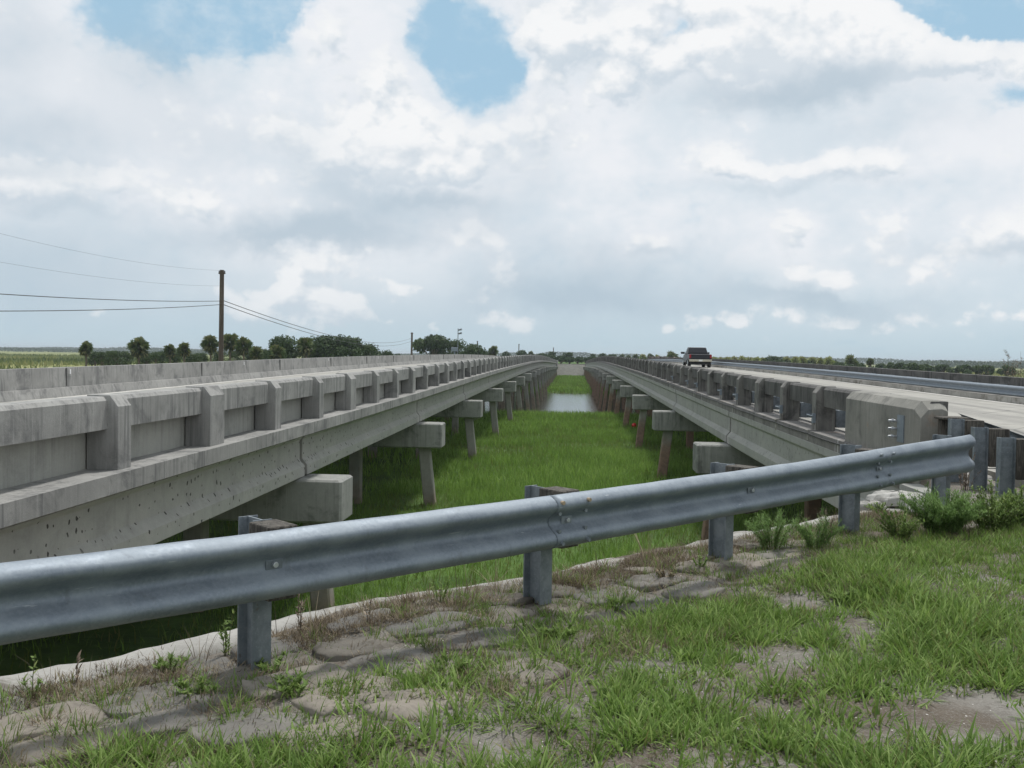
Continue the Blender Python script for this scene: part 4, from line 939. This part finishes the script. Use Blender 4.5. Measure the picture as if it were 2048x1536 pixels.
# small red float among the piles
p_ = on_y(1268, 856, 64)
mb = MB(); import bmesh as _bm
def sphere(mb, c, r, n=12, m_=8, sc=(1, 1, 1)):
    V = []; Fs = []
    for i in range(m_ + 1):
        for j in range(n): a = math.pi * i / m_; b = 2 * math.pi * j / n; V.append((c[0] + r * sc[0] * math.sin(a) * math.cos(b), c[1] + r * sc[1] * math.sin(a) * math.sin(b), c[2] + r * sc[2] * math.cos(a)))
    for i in range(m_):
        for j in range(n): Fs.append((i * n + j, i * n + (j + 1) % n, (i + 1) * n + (j + 1) % n, (i + 1) * n + j))
    return mb.add(V, Fs)
fl = empty('red_float', (p_.x, 64, GZ), 'small bright red float marker in the grass beside the right piles', 'float')
sphere(MB(), (p_.x, 64, -4.38), .16).build('ball', flat('red_plastic', (.6, .015, .02), .4), fl, smooth=True)
MB().tube([(p_.x, 64, GZ - .1), (p_.x, 64, -4.3)], .02, 6).build('stake', M['post'], fl)

# ------------------------------------------------------------------ sand-cement bags set in the bank top
ordn = ['first', 'second', 'third', 'fourth', 'fifth', 'sixth', 'seventh', 'eighth', 'ninth', 'tenth', 'eleventh', 'twelfth', 'thirteenth', 'fourteenth', 'fifteenth', 'sixteenth', 'seventeenth', 'eighteenth', 'nineteenth', 'twentieth']
for r_i, (q0, k0, k1) in enumerate([(.45, -.72, 2.9), (.17, -.66, 2.75), (-.11, -.62, 2.3), (-.40, -.52, 1.1), (-.69, -.42, .35)]):
    k = k0; cnt = 0
    while k < k1:
        Ls = random.uniform(.38, .56); Ws = random.uniform(.285, .325); kc = k + Ls / 2 / 1.905; qc = q0 + random.uniform(-.02, .02)
        x, y = line_pt(kc, qc); nu, nv = 26, 10; V = []
        hb = random.uniform(.022, .040); zb = float(emb_h(x, y)) - .014; sd_ = random.random() * 50; ex = random.uniform(.5, .75)
        ang = math.atan2(DIR[1], DIR[0]) + random.uniform(-.07, .07); dx_, dy_ = math.cos(ang), math.sin(ang); tilt = random.uniform(-.03, .03)
        for j in range(nv + 1):
            for i in range(nu):
                a = math.pi / 2 * j / nv; b = 2 * math.pi * i / nu; ca, sa = math.cos(b), math.sin(b)
                wob = 1 + .16 * (float(vn(ca * 2 + sd_, sa * 2, .8)) - .5)
                ux = math.copysign(abs(ca) ** ex, ca) * math.cos(a) ** .38 * Ls * .5 * wob; uy = math.copysign(abs(sa) ** ex, sa) * math.cos(a) ** .38 * Ws * .5 * wob
                uz = hb * math.sin(a) ** .42 + .030 * (float(vn(ux * 3 + sd_, uy * 3, .25)) - .5) + .010 * (float(vn(ux * 9 + sd_, uy * 9, .3)) - .5) + tilt * ux
                V.append((x + ux * dx_ - uy * dy_, y + ux * dy_ + uy * dx_, zb + uz - (.04 if j == 0 else 0)))
        Fs = [(j * nu + i, j * nu + (i + 1) % nu, (j + 1) * nu + (i + 1) % nu, (j + 1) * nu + i) for j in range(nv) for i in range(nu)]
        o = MB().add(V, Fs).build('riprap_bag', M['bag2'] if random.random() < .35 else M['bag'], smooth=True)
        tag(o, f'concrete riprap bag, {ordn[r_i]} row from the kerb, {ordn[cnt]} from the left', 'riprap bag', 'concrete riprap bags in the verge'); cnt += 1
        k += (Ls + .015) / 1.905
# pale broken rubble under the end of the guardrail, by the right abutment
for i, (px, py, wd, hh, z) in enumerate([(1795, 1002, .62, .14, -1.45), (1740, 1012, .36, .09, -1.48), (1850, 1018, .40, .10, -1.45), (1990, 955, .9, .10, -1.36), (2030, 1010, .5, .1, -1.38)]):
    p_ = on_z(px, py, z); V = []; nu, nv = 18, 8
    for j in range(nv + 1):
        for a_i in range(nu):
            a = math.pi / 2 * j / nv; b = 2 * math.pi * a_i / nu; rr = 1 + .35 * (float(vn(math.cos(b) * 2 + i * 9, math.sin(b) * 2, .7)) - .5)
            V.append((p_.x + wd * .5 * rr * math.cos(b) * math.cos(a) ** .6, p_.y + wd * .35 * rr * math.sin(b) * math.cos(a) ** .6, z - .04 + hh * math.sin(a) ** .8 + .03 * (float(vn(math.cos(b) * j + i * 5, math.sin(b) * j, .6)) - .5)))
    Fs = [(j * nu + q, j * nu + (q + 1) % nu, (j + 1) * nu + (q + 1) % nu, (j + 1) * nu + q) for j in range(nv) for q in range(nu)]
    o = MB().add(V, Fs).build('concrete_rubble', M['rubble'])
    tag(o, ['largest pale slab of rubble below the end block of the right bridge', 'small pale rubble piece right of the fourth guardrail post', 'pale rubble piece left of the feathery bush', 'wide pale shelly rubble behind the approach guardrail posts', 'pale rubble at the right edge below the approach guardrail'][i], 'rubble', 'pale concrete rubble by the right abutment')

# ------------------------------------------------------------------ verge grass
BARE = [(1900, 1445, 330, 85), (1720, 1255, 90, 35), (1560, 1320, 60, 40), (1150, 1385, 60, 30), (960, 1515, 120, 25), (1240, 1240, 60, 20), (1600, 1210, 70, 22), (2000, 1290, 60, 20), (1200, 1530, 60, 20)]
CM_I = CAMROT.inverted()
def to_px(x, y, z):
    A = np.array(CM_I); P = np.stack([x, y, z], 0); c = A @ P; return 1024 + 1950 * c[0] / -c[2], 768 - 1950 * c[1] / -c[2]
def bare_mask(x, y, z):
    u, v_ = to_px(x, y, z); m_ = np.zeros(len(x))
    for (cx, cy, rx, ry) in BARE: m_ = np.maximum(m_, np.exp(-(((u - cx) / rx) ** 2 + ((v_ - cy) / ry) ** 2) * 1.2))
    return m_
BARE3 = None
def tufts(nt, qlo, qhi, slo, shi, per, rad, L_, W_, tlo, thi, lean, prob, segs=3, zup=0.0):
    s_ = rng.uniform(slo, shi, nt); q_ = rng.uniform(qlo, qhi, nt)
    x = _p0[0] + DIR[0] * s_ + NRM[0] * q_; y = _p0[1] + DIR[1] * s_ + NRM[1] * q_; z = emb_h(x, y)
    pr_ = prob(x, y, s_, q_) * np.clip(1 - 1.25 * bare_mask(x, y, z), 0, 1); ok = (rng.random(nt) < pr_) & (y > .8) & (x < 4.9)
    x, y = x[ok], y[ok]; size = rng.uniform(.6, 1.35, len(x)) * (.7 + .6 * vn(x, y, .8)); tb = rng.uniform(tlo, thi, len(x))
    m_ = np.maximum(3, (per * size).astype(int)); ii = np.repeat(np.arange(len(x)), m_); n = len(ii)
    az = rng.uniform(0, 2 * np.pi, n); rr = rad * np.sqrt(rng.random(n)) * size[ii]
    X_ = x[ii] + np.cos(az) * rr; Y_ = y[ii] + np.sin(az) * rr; Z_ = emb_h(X_, Y_) - .006 + zup
    ln = L_ * size[ii] * rng.uniform(.45, 1.15, n); th = np.abs(rng.normal(0, lean, n)) + .5 * rr / rad * lean
    tt = np.clip(tb[ii] + rng.normal(0, .13, n), 0, 1)
    return blades(np.stack([X_, Y_, Z_], 1), ln, W_ * rng.uniform(.6, 1.3, n), tt, th, .55, az=az + rng.normal(0, .5, n), segs=segs)
def pr_near(x, y, s_, q_):
    e_ = q_ + .5 * (vn(x, y, .45) - .5) + .12 * (1 - sstep(s_, -.6, .4)); return sstep(e_, .0, -.42) * (.17 + .80 * sstep(vn(x, y, .42) * .6 + vn(x, y, 1.3) * .5, .39, .61))
sets = [tufts(9500, -4.5, .25, -3.5, 8.0, 30, .075, .095, .0078, .40, .95, .6, pr_near), tufts(5200, -3.2, .1, -1.5, 5.5, 16, .07, .115, .0095, .5, 1.0, .75, pr_near),
        tufts(6200, -4.5, .1, -3.5, 8.0, 26, .10, .055, .0046, .25, .8, .8, lambda x, y, s_, q_: .25 + .6 * sstep(q_, .1, -.8), 2),
        tufts(1300, -.8, .6, -3.0, 7.0, 26, .055, .10, .0045, .35, .85, .5, lambda x, y, s_, q_: .35 + .5 * vn(x, y, .4)),
        tufts(700, -6.5, -1.0, -4.5, 8.0, 16, .06, .16, .0065, .6, 1.0, .6, pr_near)]
o = blade_obj('verge_grass', sets, M['grass']); tag(o, 'patchy green grass covering the sandy verge in the foreground', 'grass', kind='stuff')
sets = [tufts(3200, -.9, .72, -3.5, 7.2, 26, .06, .065, .0032, .0, .70, 1.0, lambda x, y, s_, q_: .15 + .85 * sstep(np.abs(((q_ + 2.5) / .283) % 1 - .57), .12, .40) * (vn(x, y, .7) > .28), 2, .022),
        tufts(1500, .30, .68, -3.5, 7.2, 44, .09, .055, .0034, .0, .6, 1.0, lambda x, y, s_, q_: .15 + .85 * (vn(x, y, .5) > .42), 2, .015),
        tufts(4200, -4.5, -.2, -3.5, 8, 16, .10, .075, .0034, .0, .6, 1.1, lambda x, y, s_, q_: .5 + 0 * x, 2),
        tufts(80, .4, .75, -3.0, 7.2, 9, .03, .26, .003, .1, .9, .3, lambda x, y, s_, q_: .8 + 0 * x, 3)]
o = blade_obj('dry_grass', sets, M['dry']); tag(o, 'brown dead grass and thatch around the guardrail posts and between the riprap bags', 'dry grass', kind='stuff')

# weeds: each one a plant of its own
def weed(px, py, h, w_, nst, label, mat='weed', fine=False, seed=0, n_leaf=26, name='weed', cat='weed', leafL=.035, leafW=.012, z=-1.52):
    p_ = on_z(px, py, z); x, y = p_.x, p_.y; zb = float(emb_h(x, y)) - .01; rg = np.random.default_rng(400 + seed)
    T_ = empty(name, (x, y, zb), label, cat, 'weeds along the kerb and verge'); mb = MB(); LP = []; LA = []
    for j in range(nst):
        az_ = rg.uniform(0, 2 * math.pi); rr = w_ * .5 * math.sqrt(rg.random()); hh = h * rg.uniform(.55, 1.0) * (1 - .35 * rr / (w_ * .5 + 1e-6))
        b0_ = Vector((x + math.cos(az_) * rr * .25, y + math.sin(az_) * rr * .25, zb)); e_ = Vector((x + math.cos(az_) * rr, y + math.sin(az_) * rr, zb + hh)); md = b0_.lerp(e_, .5) + Vector((-math.cos(az_) * rr * .12, -math.sin(az_) * rr * .12, hh * .06))
        mb.tube([b0_, md, e_], .0026 if not fine else .003, 4, .0012)
        for i in range(n_leaf):
            t_ = rg.uniform(.12, 1); q_ = b0_.lerp(md, t_ * 2) if t_ < .5 else md.lerp(e_, t_ * 2 - 1); LP.append(q_)
    mb.build('stem', M['bark'] if mat == 'twig' else M['weedstem'], T_)
    LP = np.array([tuple(v_) for v_ in LP]); n = len(LP)
    if fine:
        LP = np.repeat(LP, 3, 0) + rg.normal(0, .012, (n * 3, 3)); n = len(LP)
    b_ = blades(LP, leafL * rg.uniform(.5, 1.2, n), leafW * rg.uniform(.7, 1.2, n), np.clip(rg.normal(.5, .25, n), 0, 1), np.abs(rg.normal(.9, .35, n)), .5, segs=2)
    blade_obj('leaves', [b_], M[mat], T_, (x, y, zb))
M['weedstem'] = flat('weed_stem', (.10, .11, .045), .8)
weed(545, 1345, .11, .22, 9, 'small leafy weed at the foot of the first guardrail post', seed=1)
weed(390, 1395, .10, .26, 10, 'low leafy weed between two riprap bags left of the first post', seed=2)
weed(340, 1345, .12, .22, 8, 'leafy weed by the kerb left of the first post', seed=3)
weed(452, 1305, .34, .14, 4, 'tall orange-tipped sprig at the kerb just left of the first post', mat='weed', seed=4, n_leaf=18)
weed(598, 1275, .36, .12, 3, 'tall reddish sprig at the kerb just right of the first post', mat='twig', seed=5, n_leaf=18)
weed(62, 1400, .22, .10, 3, 'thin sprig on the kerb near the left edge', seed=6, n_leaf=12)
weed(150, 1370, .20, .06, 2, 'thin dead stalk on the kerb at the far left', mat='twig', seed=7, n_leaf=8)
weed(1112, 1275, .12, .28, 12, 'bright leafy weed below the second guardrail post', seed=8)
weed(590, 1405, .14, .30, 11, 'grey-green leafy clump in front of the first post', seed=9)
weed(740, 1270, .20, .08, 3, 'thin brown stalk on the kerb between the first two posts', mat='twig', seed=10, n_leaf=8)
weed(880, 1225, .24, .14, 4, 'tall thin sprig on the kerb midway between the first two posts', seed=11, n_leaf=14)
weed(1235, 1210, .10, .24, 10, 'low weed right of the second guardrail post', seed=12)
weed(1330, 1165, .13, .20, 8, 'low brown-green weed on the kerb left of the third post', mat='dry', seed=13)
weed(1400, 1150, .16, .16, 6, 'small weed touching the left of the third guardrail post', seed=14)
weed(1545, 1105, .42, .55, 24, 'feathery green weed just right of the third guardrail post', mat='fennel', fine=True, seed=15, leafL=.04, leafW=.0045, n_leaf=46)
weed(1632, 1110, .36, .50, 22, 'feathery green weed left of the fourth guardrail post', mat='fennel', fine=True, seed=16, leafL=.04, leafW=.0045, n_leaf=46)
weed(1655, 1070, .34, .30, 12, 'reddish dry weed touching the fourth guardrail post', mat='twig', seed=17, n_leaf=12, leafL=.05, leafW=.004)
weed(1760, 1030, .16, .34, 14, 'low yellow-green weed right of the fourth guardrail post', seed=18)
weed(1885, 1070, .50, .78, 80, 'big bright feathery bush below the end of the guardrail', mat='fennel', fine=True, seed=19, leafL=.05, leafW=.006, n_leaf=60, name='feathery_bush', cat='bush')
weed(1800, 1085, .36, .42, 50, 'low bush at the left foot of the big feathery bush', mat='weed', seed=20, n_leaf=30)
weed(1985, 1070, .50, .72, 80, 'dense bush below the approach guardrail posts', mat='weed', seed=21, n_leaf=44, leafL=.04, leafW=.012, name='bush', cat='bush')
weed(2045, 1065, .40, .55, 60, 'bush cut off by the right edge of the photo', mat='weed', seed=22, n_leaf=40, leafL=.04, leafW=.012, name='bush', cat='bush')
weed(1930, 1010, .55, .30, 14, 'dry twiggy weed behind the big feathery bush', mat='twig', seed=23, n_leaf=20)
weed(1690, 1200, .09, .3, 12, 'low rosette weed in the grass right of centre', seed=24)
weed(900, 1350, .10, .3, 12, 'low clover-like weed in front of the rail between the first posts', seed=25)
HAZE = 0.00018
if HAZE:
    mh = bpy.data.materials.new('haze_air'); mh.use_nodes = True; t_ = NT(mh.node_tree); t_.n.clear()
    vo = t_.node('ShaderNodeVolumePrincipled'); vo.inputs['Color'].default_value = (.80, .88, .95, 1); vo.inputs['Density'].default_value = HAZE
    t_.l.new(vo.outputs[0], t_.node('ShaderNodeOutputMaterial').inputs['Volume'])
    tag(MB().box(-9100, 9100, -3100, 9100, -7.6, 22).build('haze', mh), kind='stuff')
for o in bpy.data.objects:
    if '_w' in o: del o['_w']
